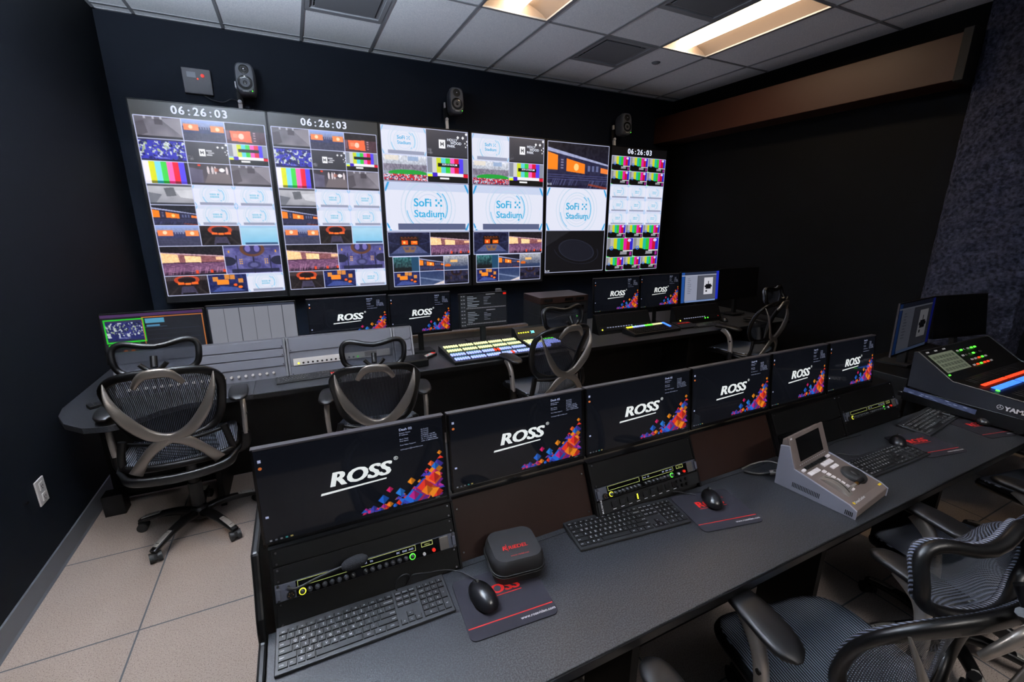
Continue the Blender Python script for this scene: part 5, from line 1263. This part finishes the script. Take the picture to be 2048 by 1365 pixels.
# ================================================================ CHAIRS
def chair_proto():
    t = thing('office_chair', None, 'office chair')
    # --- five-legged base
    hub = MB().lathe([(.030, .05), (.045, .055), (.048, .085), (.040, .115), (.030, .12)], 24); hub.build('hub', 'satin', t)
    for k in range(5):
        a = R(90 + 72 * k); T = Matrix.Rotation(a, 4, 'Z')
        g = MB(); g.T = T; g.sweep([(.03, 0, .088), (.10, 0, .098), (.18, 0, .092), (.25, 0, .076), (.305, 0, .062)], [.026, .024, .022, .021, .018], [.020, .019, .016, .014, .010], (0, 0, 1), sub=4, power=3)
        lg = g.build('leg', 'satin', t)
        p = MB(); p.T = T; p.sweep([(.195, 0, .1035), (.235, 0, .096), (.29, 0, .079)], [.012, .0155, .0145], .0028, (0, 0, 1), sub=3, power=3); fp = p.build('foot_plate', 'plate_silver', lg)
        s_ = MB(); s_.T = T
        for q in range(6):
            x = .207 + q * .0125; z = .1062 - (x - .195) * .255
            s_.add([(x, -.009, z), (x + .005, -.009, z - .0012), (x + .005, .009, z - .0012), (x, .009, z)], [(0, 1, 2, 3)])
            s_.box(x, x + .0045, -.009, .009, z - .003, z + .0006)
        s_.build('grip_slot', 'matte', lg)
        w_ = MB(); w_.T = T @ Matrix.Translation((.295, 0, 0)) @ Matrix.Rotation(R(35 * (k % 3) - 20), 4, 'Z')
        for yy in (-.026, .007): w_.cyl((0, yy, .0255), (0, yy + .019, .0255), .0255, n=20)
        w_.box(-.020, .020, -.007, .007, .02, .052); w_.build('caster', 'rubber', t)
    MB().cyl((0, 0, .10), (0, 0, .44), .026, n=20).cyl((0, 0, .10), (0, 0, .24), .033, n=20).build('gas_column', 'black', t)
    # --- seat: local frame, seat surface about z .48
    SZ = .475
    mb = MB().box(-.11, .11, -.13, .11, SZ - .075, SZ - .035, .012); mb.build('tilt_mechanism', 'matte', t)
    MB().cyl((.08, .02, SZ - .06), (.25, .02, SZ - .055), .006, n=8).box(.235, .285, .005, .035, SZ - .060, SZ - .050, .003).build('lever', 'pewter', t)
    def seat_z(u, v):                      # u -1..1 across, v -1..1 back to front
        return SZ + .018 * u * u - .022 * max(0, v) ** 3 * 1.3 + .012 * max(0, -v) ** 2
    sw, sd = .245, .240
    def loop(k, n=64, pw=4.5):
        out = []
        for i in range(n):
            a = 2 * math.pi * i / n; c, s_ = math.cos(a), math.sin(a); u = math.copysign(abs(c) ** (2 / pw), c) * k; v = math.copysign(abs(s_) ** (2 / pw), s_) * k
            out.append((u, v))
        return out
    def S3(u, v): return (u * sw * (1 - .05 * v), v * sd, seat_z(u, v))
    fr = MB(); L_ = [S3(u, v) for u, v in loop(.97)]; fr.sweep([(x, y, z - .016) for x, y, z in L_], .020, .020, (0, 0, 1), closed=True, n=10); fr.build('seat_frame', 'satin', t)
    def sf_(a, b):
        # map square to superellipse disc
        x, y = 2 * a - 1, 2 * b - 1; r = max(abs(x), abs(y))
        if r < 1e-6: return S3(0, 0)
        th = math.atan2(y, x); c, s_ = math.cos(th), math.sin(th); q = (abs(c) ** 4.5 + abs(s_) ** 4.5) ** (-1 / 4.5)
        return S3(c * q * r * .985, s_ * q * r * .985)
    MB().grid(lambda a, b: (lambda p: (p[0], p[1], p[2] + .004))(sf_(a, b)), 26, 26, .010).build('seat', 'seatmesh', t)
    # --- arms
    for sx in (-1, 1):
        br = MB().sweep([(sx * .10, -.03, SZ - .06), (sx * .22, -.04, SZ - .07), (sx * .275, -.045, SZ - .045), (sx * .282, -.05, SZ + .03)], [.026, .028, .026, .022], [.016, .018, .018, .018], (0, 1, 0), sub=4, power=3)
        a = br.build('arm_bracket', 'satin', t)
        po = MB().sweep([(sx * .284, -.05, SZ + .02), (sx * .288, -.045, SZ + .10), (sx * .290, -.02, SZ + .18), (sx * .285, .045, SZ + .232)], [.022, .021, .022, .030], [.012, .013, .015, .010], (sx, 0, 0), sub=5, power=3)
        po.build('arm_post', 'silver', t)
        MB().cyl((sx * .300, -.045, SZ + .13), (sx * .306, -.045, SZ + .13), .008, n=12).build('height_button', 'black', t)
        pd_ = MB()
        def pf(i, n=14):
            v = i / n; y = -.125 + .25 * v; w_ = (.043 + .006 * math.sin(v * math.pi * 1.3)) * (1 - (2 * v - 1) ** 8 * .75); return (sx * .278, y, SZ + .252 - .012 * (v * 2 - 1) ** 2 + .004), w_
        P = [pf(i) for i in range(15)]; pd_.sweep([p[0] for p in P], [p[1] for p in P], [.016 * (1 - abs(2 * i / 14 - 1) ** 8 * .7) for i in range(15)], (0, 0, 1), n=18, power=2.6, sub=2); pd_.build('arm_pad', 'armpad', t)
    # --- back: surface y(u,z)
    def back(u, v, wide=.234, z0=SZ + .12, z1=SZ + .495):
        """u -1..1, v 0..1 up"""
        z = z0 + (z1 - z0) * v; y = -.205 - .10 * v + .035 * math.sin(v * math.pi) + .055 * u * u * (1 - .35 * v)
        return (u * wide * (.80 + .20 * min(1, v * 1.25) - .03 * max(0, v - .8) * 5), y, z)
    def bl(n=56, k=1.0, pw=3.6):
        out = []
        for i in range(n):
            a = 2 * math.pi * i / n; c, s_ = math.cos(a), math.sin(a); u = math.copysign(abs(c) ** (2 / pw), c) * k; v = .5 + .5 * math.copysign(abs(s_) ** (2 / pw), s_) * k
            out.append(back(u, v))
        return out
    fr = MB().sweep(bl(), .021, .013, (0, 1, 0), closed=True, n=10, power=2.6); fr.build('back_frame', 'satin', t)
    tr_ = MB().sweep([(x * .985, y + .016, z) for x, y, z in bl(72, .99)], .0065, .0065, (0, 1, 0), closed=True, n=8); tr_.build('corded_trim', 'rope', t)
    def bf(a, b):
        x, y = 2 * a - 1, 2 * b - 1; r = max(abs(x), abs(y))
        if r < 1e-6: return back(0, .5)
        th = math.atan2(y, x); c, s_ = math.cos(th), math.sin(th); q = (abs(c) ** 3.6 + abs(s_) ** 3.6) ** (-1 / 3.6)
        p = back(c * q * r, .5 + .5 * s_ * q * r); return (p[0], p[1] + .010, p[2])
    MB().grid(bf, 24, 24).build('back_mesh', 'backmesh', t)
    # V yoke
    v_ = MB()
    tips = [(-.208, -.268, SZ + .462), (-.192, -.300, SZ + .38), (-.150, -.306, SZ + .285), (-.080, -.292, SZ + .195), (0, -.286, SZ + .163), (.080, -.292, SZ + .195), (.150, -.306, SZ + .285), (.192, -.300, SZ + .38), (.208, -.268, SZ + .462)]
    nr = [(-.6, 1, 0), (-.55, 1, 0), (-.45, 1, 0), (-.2, 1, 0), (0, 1, 0), (.2, 1, 0), (.45, 1, 0), (.55, 1, 0), (.6, 1, 0)]
    v_.sweep(tips, [.002, .017, .026, .026, .022, .026, .026, .017, .002], [.003, .008, .009, .011, .013, .011, .009, .008, .003], nr, sub=6, n=16, power=2.8)
    v_.build('back_yoke', 'pewter', t)
    for sx in (-1, 1):
        MB().sweep([(0, -.287, SZ + .158), (sx * .06, -.288, SZ + .132), (sx * .115, -.276, SZ + .075), (sx * .170, -.250, SZ - .01)], [.020, .026, .022, .028], [.012, .010, .009, .006], (0, 1, 0), sub=5, n=14, power=2.8).build('yoke_foot', 'pewter', t)
    # lower rim and bars joining seat and back
    lo = MB().sweep([(-.235, -.08, SZ - .005), (-.232, -.20, SZ - .025), (-.18, -.262, SZ - .045), (0, -.285, SZ - .055), (.18, -.262, SZ - .045), (.232, -.20, SZ - .025), (.235, -.08, SZ - .005)], .026, .014, (0, 1, .3), sub=5, n=12, power=3); lo.build('rear_bumper', 'satin', t)
    for sx in (-1, 1):
        MB().sweep([(sx * .225, -.175, SZ - .02), (sx * .222, -.205, SZ + .06), (sx * .205, -.205, SZ + .15)], .017, .012, (0, 1, 0), sub=4, n=10, power=3).build('back_upright', 'satin', t)
    def lum(a, b):
        u, v = 2 * a - 1, b; return (u * .175 * (1 - .12 * v), -.215 + .03 * u * u - .015 * math.sin(v * math.pi), SZ + .01 + .12 * v)
    MB().grid(lum, 14, 8).build('lower_mesh', 'backmesh', t)
    MB().sweep([(-.19, -.195, SZ + .128), (-.1, -.23, SZ + .122), (0, -.24, SZ + .12), (.1, -.23, SZ + .122), (.19, -.195, SZ + .128)], .010, .007, (0, 1, 0), sub=4, n=8).build('lumbar_bar', 'satin', t)
    # --- headrest
    HZ = SZ + .550
    def head(u, v):
        # v 0 bottom .. 1 top; shell curving forward over the top and bottom
        dip = .018 * math.cos(u * math.pi * 1.0) * (v ** 2)
        return (u * .170 * (1 - .10 * (1 - v)), -.268 + .055 * u * u - .030 * math.sin(v * math.pi) + .030 * v + .0, HZ + (v - .5) * .150 - dip)
    hl = []
    for i in range(60):
        a = 2 * math.pi * i / 60; c, s_ = math.cos(a), math.sin(a); hl.append(head(math.copysign(abs(c) ** .62, c), .5 + .5 * math.copysign(abs(s_) ** .62, s_)))
    MB().sweep([(x, y - .012, z) for x, y, z in hl], .014, .014, (0, 1, 0), closed=True, n=10).build('headrest_frame', 'satin', t)
    MB().sweep([(x, y + .006, z) for x, y, z in hl], .0065, .0065, (0, 1, 0), closed=True, n=8).build('corded_trim', 'rope', t)
    def hf(a, b):
        x, y = 2 * a - 1, 2 * b - 1; r = max(abs(x), abs(y))
        if r < 1e-6: p = head(0, .5); return (p[0], p[1] + .080, p[2])
        th = math.atan2(y, x); c, s_ = math.cos(th), math.sin(th); q = (abs(c) ** 3.2 + abs(s_) ** 3.2) ** (-1 / 3.2)
        p = head(c * q * r, .5 + .5 * s_ * q * r); return (p[0], p[1] + .080 * (1 - r ** 5), p[2])
    MB().grid(hf, 24, 18).build('headrest_mesh', 'headmesh', t)
    MB().sweep([(-.092, -.322, SZ + .440), (-.068, -.337, SZ + .478), (-.036, -.345, SZ + .502), (.036, -.345, SZ + .502), (.068, -.337, SZ + .478), (.092, -.322, SZ + .440)], [.012, .017, .022, .022, .017, .012], [.008, .010, .010, .010, .010, .008], (0, 1, 0), sub=5, n=12, power=2.4).build('headrest_bracket', 'pewter', t)
    MB().sweep([(-.05, -.335, SZ + .55), (-.026, -.338, SZ + .525), (0, -.340, SZ + .515), (.026, -.338, SZ + .525), (.05, -.335, SZ + .55)], .010, .010, (0, 1, 0), sub=4, n=8).cyl((0, -.33, SZ + .53), (0, -.305, SZ + .575), .014, n=12).build('headrest_stem', 'satin', t)
    return t
M['plate_silver'] = mat('foot_plate_silver', (.66, .65, .63), .4, metal=.4)
M['armpad'] = mat('armrest_soft_plastic', (.045, .04, .045), .46, spec=.35, bump=(900, .1, .0004))
ch0 = chair_proto()
BASEPARTS = ('hub', 'leg', 'caster')
chairs = [
    # x, y, yaw, lift, label, group
    (-.640, 2.735, 3, .035, 'leftmost office chair at the far desk, its pale grey back yoke facing the camera', 'far'),
    (.365, 2.645, -8, -.045, 'office chair at the far desk with its back to the camera, second from the left', 'far'),
    (1.570, 2.72, 6, .03, 'office chair turned left in front of the lit switcher keys', 'far'),
    (3.80, 2.76, 12, .03, 'farthest office chair, in shadow at the right end of the far desk', 'far'),
    (.362, .530, -10, -.055, 'chair at the bottom edge of the picture, only a rounded armrest of it showing', 'near'),
    (1.275, .505, -11, -.055, 'nearest office chair at the lower right with its woven seat in full view', 'near'),
    (2.215, .520, -10, -.055, 'chair between the nearest chair and the right edge, mostly cut off', 'near'),
    (3.19, .515, -10, -.055, 'chair at the right edge of which only a dark armrest shows', 'near')]
for i, (x, y, a, dz, lab, g) in enumerate(chairs):
    o = ch0 if i == 0 else copy_tree(ch0)
    o.location = (x, y, 0); o.rotation_euler = (0, 0, R(a))
    tag(o, lab, group='office chairs at the far desk' if g == 'far' else 'office chairs at the front desk')
    for c in o.children:
        if not c.name.split('.')[0] in BASEPARTS: c.location.z = dz
# ================================================================ FAR DESK
FZ = .72; FY = 2.775
fd = thing('control_desk', 'long dark far desk below the wall displays, with a rounded wing at its left end', 'desk', (0, 0, 0))
wing = [(-.30, FY), (-.62, FY), (-.72, FY - .05), (-.82, FY - .15), (-.90, FY - .175), (-1.00, FY - .15), (-1.10, FY - .05), (-1.165, FY + .08), (-1.19, FY + .20), (-1.19, 3.70), (-.30, 3.70)]
MB().prism(wing, 'z', FZ - .03, FZ).build('wing_top', 'desk', fd, bevel=.002)
MB().box(-.30, 4.55, FY, 3.70, FZ - .03, FZ).build('worktop', 'desk', fd, bevel=.002)
MB().box(-.30, 4.55, FY - .003, FY + .001, FZ - .03, FZ - .003).build('edge_band', 'satin', fd)
MB().box(-1.15, 4.5, 3.20, 3.24, .02, FZ - .03).build('modesty_panel', 'powder', fd)
for x in (-.55, .62, 1.95, 3.25, 4.48): MB().box(x - .015, x + .015, FY + .10, 3.6, 0, FZ - .03).build('leg', 'powder', fd)
# grey equipment risers under the first three monitors
def riser(label, x0, x1, rows, y0=3.03, z1=.955):
    t = thing('equipment_riser', label, 'equipment riser', (x0, y0, FZ), group='grey equipment risers on the far desk')
    W = x1 - x0; H = z1 - FZ; sl = math.atan2(H, .075); L_ = math.hypot(H, .075)
    MB().prism([(.005, 0), (.080, H - .003), (.122, H - .003), (.122, 0)], 'x', 0, W).build('carcass', 'panelgrey', t)
    T = Matrix.Rotation(sl, 4, 'X')
    for a in (0, W - .012):
        r_ = MB(); r_.T = T; r_.box(a, a + .012, 0, L_, -.002, .006); r_.build('side_rail', 'steel', t, bevel=.001)
    for s0, s1 in rows:
        r_ = MB(); r_.T = T; r_.box(.014, W - .014, s0 * L_ + .001, s1 * L_ - .001, 0, .004); pn = r_.build('blank_panel', 'panelgrey', t, bevel=.0012)
        for x in (.022, W - .022):
            q = MB(); q.T = T; q.cyl((x, s0 * L_ + .010, .004), (x, s0 * L_ + .010, .006), .0035, n=8); q.build('rack_screw', 'matte', pn)
    return t, T, W, L_
r1, T, W, L_ = riser('grey slanted equipment riser with a row of white knobs behind the leftmost chair', -.98, -.115, [(.30, .52), (.54, .74), (.76, .98)])
for k in range(20):
    q = MB(); q.T = T; q.cyl((.06 + k * .038, .035, .002), (.06 + k * .038, .035, .014), .009, .007, n=12); q.build('knob', 'white', r1)
r2, T, W, L_ = riser('grey slanted equipment riser left of the far switcher keys, holding a pale intercom panel', -.11, .56, [(0, .24), (.62, .98)])
q = MB(); q.T = T; q.box(.03, W - .03, .062, .108, 0, .010); q.build('pale_panel', 'white', r2, bevel=.002)
q = MB(); q.T = T; q.box(W - .20, W - .12, .07, .102, .010, .0105); q.build('speaker_grille', 'pewter', r2)
for k in range(14):
    q = MB(); q.T = T; q.cyl((.06 + k * .028, .076, .010), (.06 + k * .028, .076, .014), .0065, n=12); q.build('push_button', 'green' if k == 13 else ('yellow' if k == 0 else 'matte'), r2)
r3 = riser('small grey riser with slots to the right of the second far chair', .565, .70, [(0, .3), (.32, .62), (.64, .98)])
# far monitors
def far_pic(kind):
    A = np.zeros((150, 260, 3), np.float32)
    if kind == 'prod':
        A[:] = C(.05, .05, .06); rect(A, 0, 0, 1, .06, (.28, .14, .34)); rect(A, .02, .10, .40, .60, (.12, .85, .12)); T = A[int(.13 * 150):int(.57 * 150), int(.035 * 260):int(.385 * 260)]; t_crowd(T, (.12, .14, .42))
        rect(A, .03, .62, .33, .70, (.12, .85, .12)); rect(A, .38, .08, 1, .10, (.80, .45, .14)); rect(A, .38, .08, .39, 1, (.80, .45, .14)); rect(A, .985, .08, .995, 1, (.80, .45, .14)); rect(A, .41, .12, .60, .22, (.32, .62, .75)); rect(A, .42, .25, .55, .29, (.3, .55, .7)); rect(A, .40, .30, .62, .31, (.3, .45, .6))
        for k in range(5): rect(A, .42, .36 + k * .1, .95, .37 + k * .1, (.14, .15, .2))
        for x in (.18, .25): ell(A, x, .78, .022, .035, (1, .55, .1))
        for k in range(5): ell(A, .12 + k * .05, .82, .010, .018, (.7, .6, .5))
        for k in range(9): rect(A, .14 + k * .03, .90, .16 + k * .03, .97, (.45, .25, .12))
    elif kind == 'columns':
        A[:] = C(.07, .08, .11); rect(A, .01, .05, 1, .91, (.53, .54, .58)); rect(A, 0, 0, 1, .05, (.20, .22, .28))
        for k in range(1, 6): rect(A, k / 6 + .01, .05, k / 6 + .016, .91, (.18, .19, .22))
        rect(A, .55, .93, .62, .97, (.35, .7, .9))
        for k in range(9): rect(A, .04 + k * .1, .93, .07 + k * .1, .95, (.3, .36, .5))
    elif kind == 'list':
        A[:] = C(.055, .06, .065); rect(A, 0, 0, .12, 1, (.12, .13, .14)); rect(A, .93, 0, 1, .06, (.9, .15, .1))
        for b in (0, .48):
            for k in range(7): rect(A, .15, b + .06 + k * .05, .15 + .08 + .18 * RNG.random(), b + .08 + k * .05, (.62, .66, .7), .8)
            for k in range(5): rect(A, .50, b + .10 + k * .05, .56 + .1 * RNG.random(), b + .12 + k * .05, (.5, .52, .56), .8)
            for k in range(24): rect(A, .13 + k * .036, b + .41, .13 + k * .036 + .028, b + .44, (.6, .6, .62), .7)
            rect(A, .55, b + .015, .75, b + .035, (.8, .8, .82), .7)
        for k in range(9): rect(A, .02, .04 + k * .11, .05, .06 + k * .11, (.6, .6, .62)); rect(A, .07, .04 + k * .11, .1, .06 + k * .11, (.6, .6, .62))
    return A
def far_monitor(label, x0, x1, z0, z1, y, pic, mat_='disp_matte', yaw=0, stand=True, dark=False):
    t = plain_monitor(label, x1 - x0, z1 - z0, ((x0 + x1) / 2, y, (z0 + z1) / 2), (86, 0, yaw), pic, mat_, 'monitors on the far desk', feet=z0 - FZ - .013); return t
far_monitor('far monitor at the left wall with a green framed picture and orange outlined panel', -1.035, -.535, .875, 1.168, 3.20, far_pic('prod'))
far_monitor('far monitor with six blank grey columns behind the leftmost chair', -.527, -.028, .885, 1.178, 3.20, far_pic('columns'))
M['far_desk_disp'] = display_mat('far_desktop_picture', .85, .2, .4, base=(.004, .004, .005))
def ross_far(label, x0, x1, z0, z1, y, y0_stand=True):
    o = copy_tree(mon); W, H = x1 - x0, z1 - z0
    o.location = ((x0 + x1) / 2, y, (z0 + z1) / 2); o.rotation_euler = (R(86), 0, 0); o.scale = (W / MW, H / MH, 1); tag(o, label, group='monitors on the far desk')
    k = H / MH; lo = -((z0 + z1) / 2 - FZ - .003) / k
    MB().box(-.02, .02, lo, .0, -.075, -.064).box(-.09, .09, lo, lo + .012, -.15, .0).build('stand', 'matte', o); return o
ross_far('far monitor with white logo on black right of the six grey columns', .035, .560, .880, 1.180, 3.20)
ross_far('far monitor with white logo left of the small text monitor', .572, 1.030, .870, 1.175, 3.19)
o = far_monitor('small far monitor filled with lines of white text, between two upright posts', 1.105, 1.515, .870, 1.145, 3.21, far_pic('list'))
ross_far('far monitor with white logo just right of the dark equipment cases', 2.362, 2.885, .890, 1.205, 3.20)
ross_far('far monitor with white logo touching the bright document screen', 2.895, 3.392, .890, 1.210, 3.20)
far_monitor('bright far monitor showing a white document with blue edges', 3.400, 3.935, .900, 1.220, 3.19, DOC, 'doc_disp') if M.setdefault('doc_disp', display_mat('document_picture', .72, .25, .4)) else None
far_monitor('switched off black far monitor right of the bright document screen', 3.945, 4.56, .900, 1.225, 3.20, None)
for x, lab in ((-.28, 'black stand under the far monitor with six grey columns'),): pass
# far risers (black) under the right monitors with small lit panels
def dark_bay(label, x0, x1):
    t = thing('equipment_bay', label, 'equipment bay', (x0, 3.07, FZ), group='black equipment bays on the far desk'); W = x1 - x0
    MB().prism([(0, 0), (.075, .165), (.105, .165), (.105, 0)], 'x', 0, W).build('carcass', 'powder', t)
    T = Matrix.Rotation(math.atan2(.165, .075), 4, 'X')
    q = MB(); q.T = T; q.box(.02, W - .02, .030, .070, 0, .005); q.build('intercom_panel', 'black', t, bevel=.001)
    for x, m_ in ((.045, 'yellow'), (W * .62, 'green'), (W * .68, 'green')):
        q = MB(); q.T = T; q.cyl((x, .043, .005), (x, .043, .008), .007, n=12); q.build('lit_button', m_, t)
    q = MB(); q.T = T; q.cyl((W - .05, .05, .005), (W - .05, .05, .009), .006, n=12); q.build('red_button', 'red', t)
    q = MB(); q.T = T
    for k in range(10): q.box(.10 + k * .03, .118 + k * .03, .055, .062, .005, .0056)
    q.build('channel_text', 'dimtext', t)
    return t
dark_bay('black bay with a small yellow light under the far monitor right of the cases', 2.345, 2.96)
dark_bay('black bay with small green lights under the bright document monitor', 3.28, 3.90)
# stacked dark equipment between the posts and the right monitors
for k, (z, h_, l) in enumerate(((FZ, .17, 'lower dark equipment case with a small green light behind the turned chair'), (FZ + .172, .10, 'middle dark equipment case of the stack behind the turned chair'), (FZ + .274, .06, 'topmost dark reddish equipment case of the stack behind the turned chair'))):
    t = thing('equipment_case', l, 'equipment case', (2.12, 3.45, z), group='dark equipment cases on the far desk')
    B(-.25, .25, -.16, .16, 0, h_ - .002).build('housing', 'matte' if k < 2 else 'brown', t, bevel=.004)
    for x in (-.21, .0, .12): B(x, x + .08, -.163, -.16, h_ * .3, h_ * .7).build('front_plate', 'gloss' if k else 'powder', t)
    if k == 0:
        MB().cyl((.13, -.163, .145), (.13, -.170, .145), .006, n=10).build('status_light', 'green', t); MB().cyl((.20, -.163, .148), (.20, -.170, .148), .005, n=10).build('status_light', 'redbtn', t)
cord('thin_cord', [(1.88, 3.27, FZ + .16), (1.95, 3.25, FZ + .15), (2.02, 3.25, FZ + .165), (2.10, 3.26, FZ + .168), (2.2, 3.27, FZ + .16)], .003, 'pale cables lying over the dark equipment cases', 'steel')
# upright posts between desk and wall
for x, l in ((1.02, 'pale upright post left of the small text monitor'), (1.665, 'pale upright post right of the small text monitor')):
    o = B(-.024, .024, -.02, .02, 0, 1.09).build('support_post', 'steel', bevel=.002); o.location = (x, 3.72, 0); o['label'] = l; o['category'] = 'post'; o['group'] = 'upright posts behind the far desk'
t = thing('cable_rail', 'long pale rail with wood strip along the back of the far desk', 'rail', (0, 0, 0))
B(.60, 1.86, 3.50, 3.55, FZ, FZ + .065).build('rail', 'pewter', t, bevel=.003); B(.60, 1.86, 3.492, 3.50, FZ + .045, FZ + .062).build('wood_strip', 'wood', t)
# ---- lit production switcher
t = thing('production_switcher', 'wide production switcher with rows of glowing keys on the far desk', 'switcher', (1.235, 2.985, FZ), (0, 0, 1))
W, D = .640, .375
MB().prism([(-D / 2, 0), (D / 2, 0), (D / 2, .050), (-D / 2, .022)], 'x', -W / 2, W / 2 + .0).build('housing', 'black', t, bevel=.004)
T = Matrix.Translation((0, -D / 2, .0225)) @ Matrix.Rotation(math.atan2(.028, D), 4, 'X')
for r_ in range(4):
    for k in range(30):
        x = -W / 2 + .022 + k * .0192 + (k // 6) * .0085 - .004 * (r_ < 2); y = .024 + r_ * .088
        for hh, (ya, yb_) in enumerate(((y, y + .019), (y + .021, y + .040))):
            if hh == 1 and k % 6 == 5: continue
        m_ = 'keyblue' if r_ < 2 else 'keyyel'
        if (r_, k) in ((1, 17), (1, 18), (0, 22)): m_ = 'redled'
        q = MB(); q.T = T; q.box(x, x + .0132, y + .002, y + .018, 0, .008, .002); q.box(x, x + .0132, y + .024, y + .040, 0, .008, .002)
        q.build({'keyblue': 'violet_key', 'keyyel': 'cream_key', 'redled': 'red_key'}[m_], m_, t)
for r_ in range(3):
    for k in range(5):
        q = MB(); q.T = T; q.box(-W / 2 + .026 + k * .1237, -W / 2 + .125 + k * .1237, .078 + r_ * .088, .092 + r_ * .088, 0, .002); q.build('display_strip', 'tealstrip' if 'tealstrip' in M else M.setdefault('tealstrip', mat('teal_strip', (.20, .42, .42), .4, emit=.35)), t)
t = thing('switcher_module', 'right-hand switcher module with cyan digits and cream keys beside the turned chair', 'switcher', (1.72, 3.03, FZ), (0, 0, 1))
MB().prism([(-.19, 0), (.22, 0), (.22, .11), (.17, .105), (.10, .045), (-.19, .022)], 'x', -.145, .165).build('housing', 'black', t, bevel=.004)
for r_ in range(6):
    for k in range(5):
        q = MB().box(-.13 + k * .030, -.107 + k * .030, -.16 + r_ * .036, -.140 + r_ * .036, .020, .042, .002); q.build('lit_key', 'keyyel' if r_ > 2 else 'keyblue', t)
for r_ in range(4):
    for k in range(4):
        q = MB().box(.03 + k * .030, .052 + k * .030, -.10 + r_ * .036, -.082 + r_ * .036, .020, .042, .002); q.build('lit_key', 'green' if r_ > 2 else 'keyblue', t)
q = MB(); q.T = Matrix.Translation((-.01, .135, .078)) @ Matrix.Rotation(math.atan2(.06, .07), 4, 'X'); q.text('38', 0, -.015, .002, .035, bold=.03); q.build('digit_display', 'cyanled', t)
for k in range(5):
    q = MB(); q.T = Matrix.Translation((-.12 + k * .022, .135, .0775)) @ Matrix.Rotation(math.atan2(.06, .07), 4, 'X'); q.box(-.006, .006, -.006, .004, 0, .003); q.build('lit_button', 'yellow', t)
# ---- loose things on the far desk
o = dup(kfar, (.010, 3.075, FZ), (0, 0, 3), 'black keyboard in front of the pale intercom panel on the far desk', 'keyboards on the far desk'); o.scale = (.95, .95, 1)
o.location.y = 2.955
dup(kfar, (1.39, 3.355, FZ), (0, 0, 2), 'dark keyboard behind the glowing switcher, under the small text monitor', 'keyboards on the far desk').scale = (.85, 1, 1)
o = dup(kfar, (3.55, 2.965, FZ), (0, 0, -2), 'unlit keyboard in shadow below the bright document monitor', 'keyboards on the far desk')
def remote(label, x, y, a):
    t = thing('remote_control', label, 'remote control', (x, y, FZ), (0, 0, a), 'remote controls on the far desk')
    MB().box(-.024, .024, -.085, .085, 0, .020, .006).build('body', 'black', t)
    for r_ in range(9):
        for k in range(3): MB().box(-.017 + k * .012, -.009 + k * .012, -.05 + r_ * .0145, -.041 + r_ * .0145, .019, .0225, .0012).build('push_button', 'redbtn' if (r_ > 6 or (r_, k) == (3, 1)) else 'legend', t)
remote('remote control lying on the far desk between the first two chairs', .150, 2.860, 4)
remote('remote control with red keys left of the glowing switcher, by the small black case', .80, 3.05, -50)
t = thing('equipment_case', 'small black box with a red corner left of the glowing switcher', 'case', (.665, 2.925, FZ), (0, 0, 4))
B(-.085, .085, -.075, .075, 0, .055).build('housing', 'satin', t, bevel=.010); B(-.080, -.062, -.077, -.072, .02, .04).build('red_corner', 'red', t)
t = thing('lighting_panel', 'small control panel with a glowing coloured key row on the far desk', 'control panel', (2.865, 3.02 - .045, FZ), (0, 0, 2))
MB().prism([(-.085, 0), (.085, 0), (.085, .055), (-.085, .025)], 'x', -.28, .28).build('housing', 'black', t, bevel=.004)
T = Matrix.Translation((0, -.085, .0255)) @ Matrix.Rotation(math.atan2(.03, .17), 4, 'X')
for k in range(18):
    q = MB(); q.T = T; q.box(-.25 + k * .024, -.232 + k * .024, .135, .155, 0, .006); q.build('lit_key', 'yellow' if k < 3 else ('keyblue' if k < 9 else ('green' if k < 13 else 'keyyel')), t)
    for j in range(4):
        q = MB(); q.T = T; q.box(-.25 + k * .024, -.234 + k * .024, .02 + j * .026, .036 + j * .026, 0, .006); q.build('dark_key', 'keycap', t)
for k in range(4):
    q = MB(); q.T = T; q.box(.19, .215, .06 + k * .026, .082 + k * .026, 0, .006); q.build('lit_key', 'blueled', t)
t = thing('desk_phone', 'dark desk device with a small red light right of the coloured key panel', 'desk device', (3.30, 3.0, FZ), (0, 0, -4))
MB().prism([(-.07, 0), (.07, 0), (.07, .04), (-.07, .015)], 'x', -.10, .10).build('housing', 'black', t, bevel=.004)
for k in range(3): MB().box(-.07 + k * .05, -.03 + k * .05, .01, .03, .030, .036, .002).build('red_key', 'red', t)
ms2 = dup(ms, (3.86, 3.02, FZ), (0, 0, -20), 'dark mouse on the far desk beside the shadowed keyboard')
# switch plate on left wing
t = thing('desk_hub', 'small black grommet box near the rounded left corner of the far desk', 'desk box', (-1.03, 2.93, FZ), (0, 0, 30))
B(-.04, .04, -.03, .03, 0, .018).build('housing', 'black', t, bevel=.003); B(-.02, .0, -.012, .012, .018, .0195).build('socket', 'matte', t)
# pens and papers at the right end of the front console
for x, y, a, l in ((2.72, 1.20, 20, 'silver pen on the console top right of the sixth monitor'), (2.70, 1.05, -10, 'silver pen lying at the right end of the front console bays')):
    z = tz + .0045
    if y < 1.09: continue
    t = thing('pen', l, 'pen', (2.60, 1.25, z + .005), (0, 0, a)); MB().cyl((-.07, 0, 0), (.06, 0, 0), .0045, n=10).build('barrel', 'silver', t); MB().cyl((.06, 0, 0), (.072, 0, 0), .004, .001, n=10).build('tip', 'black', t)
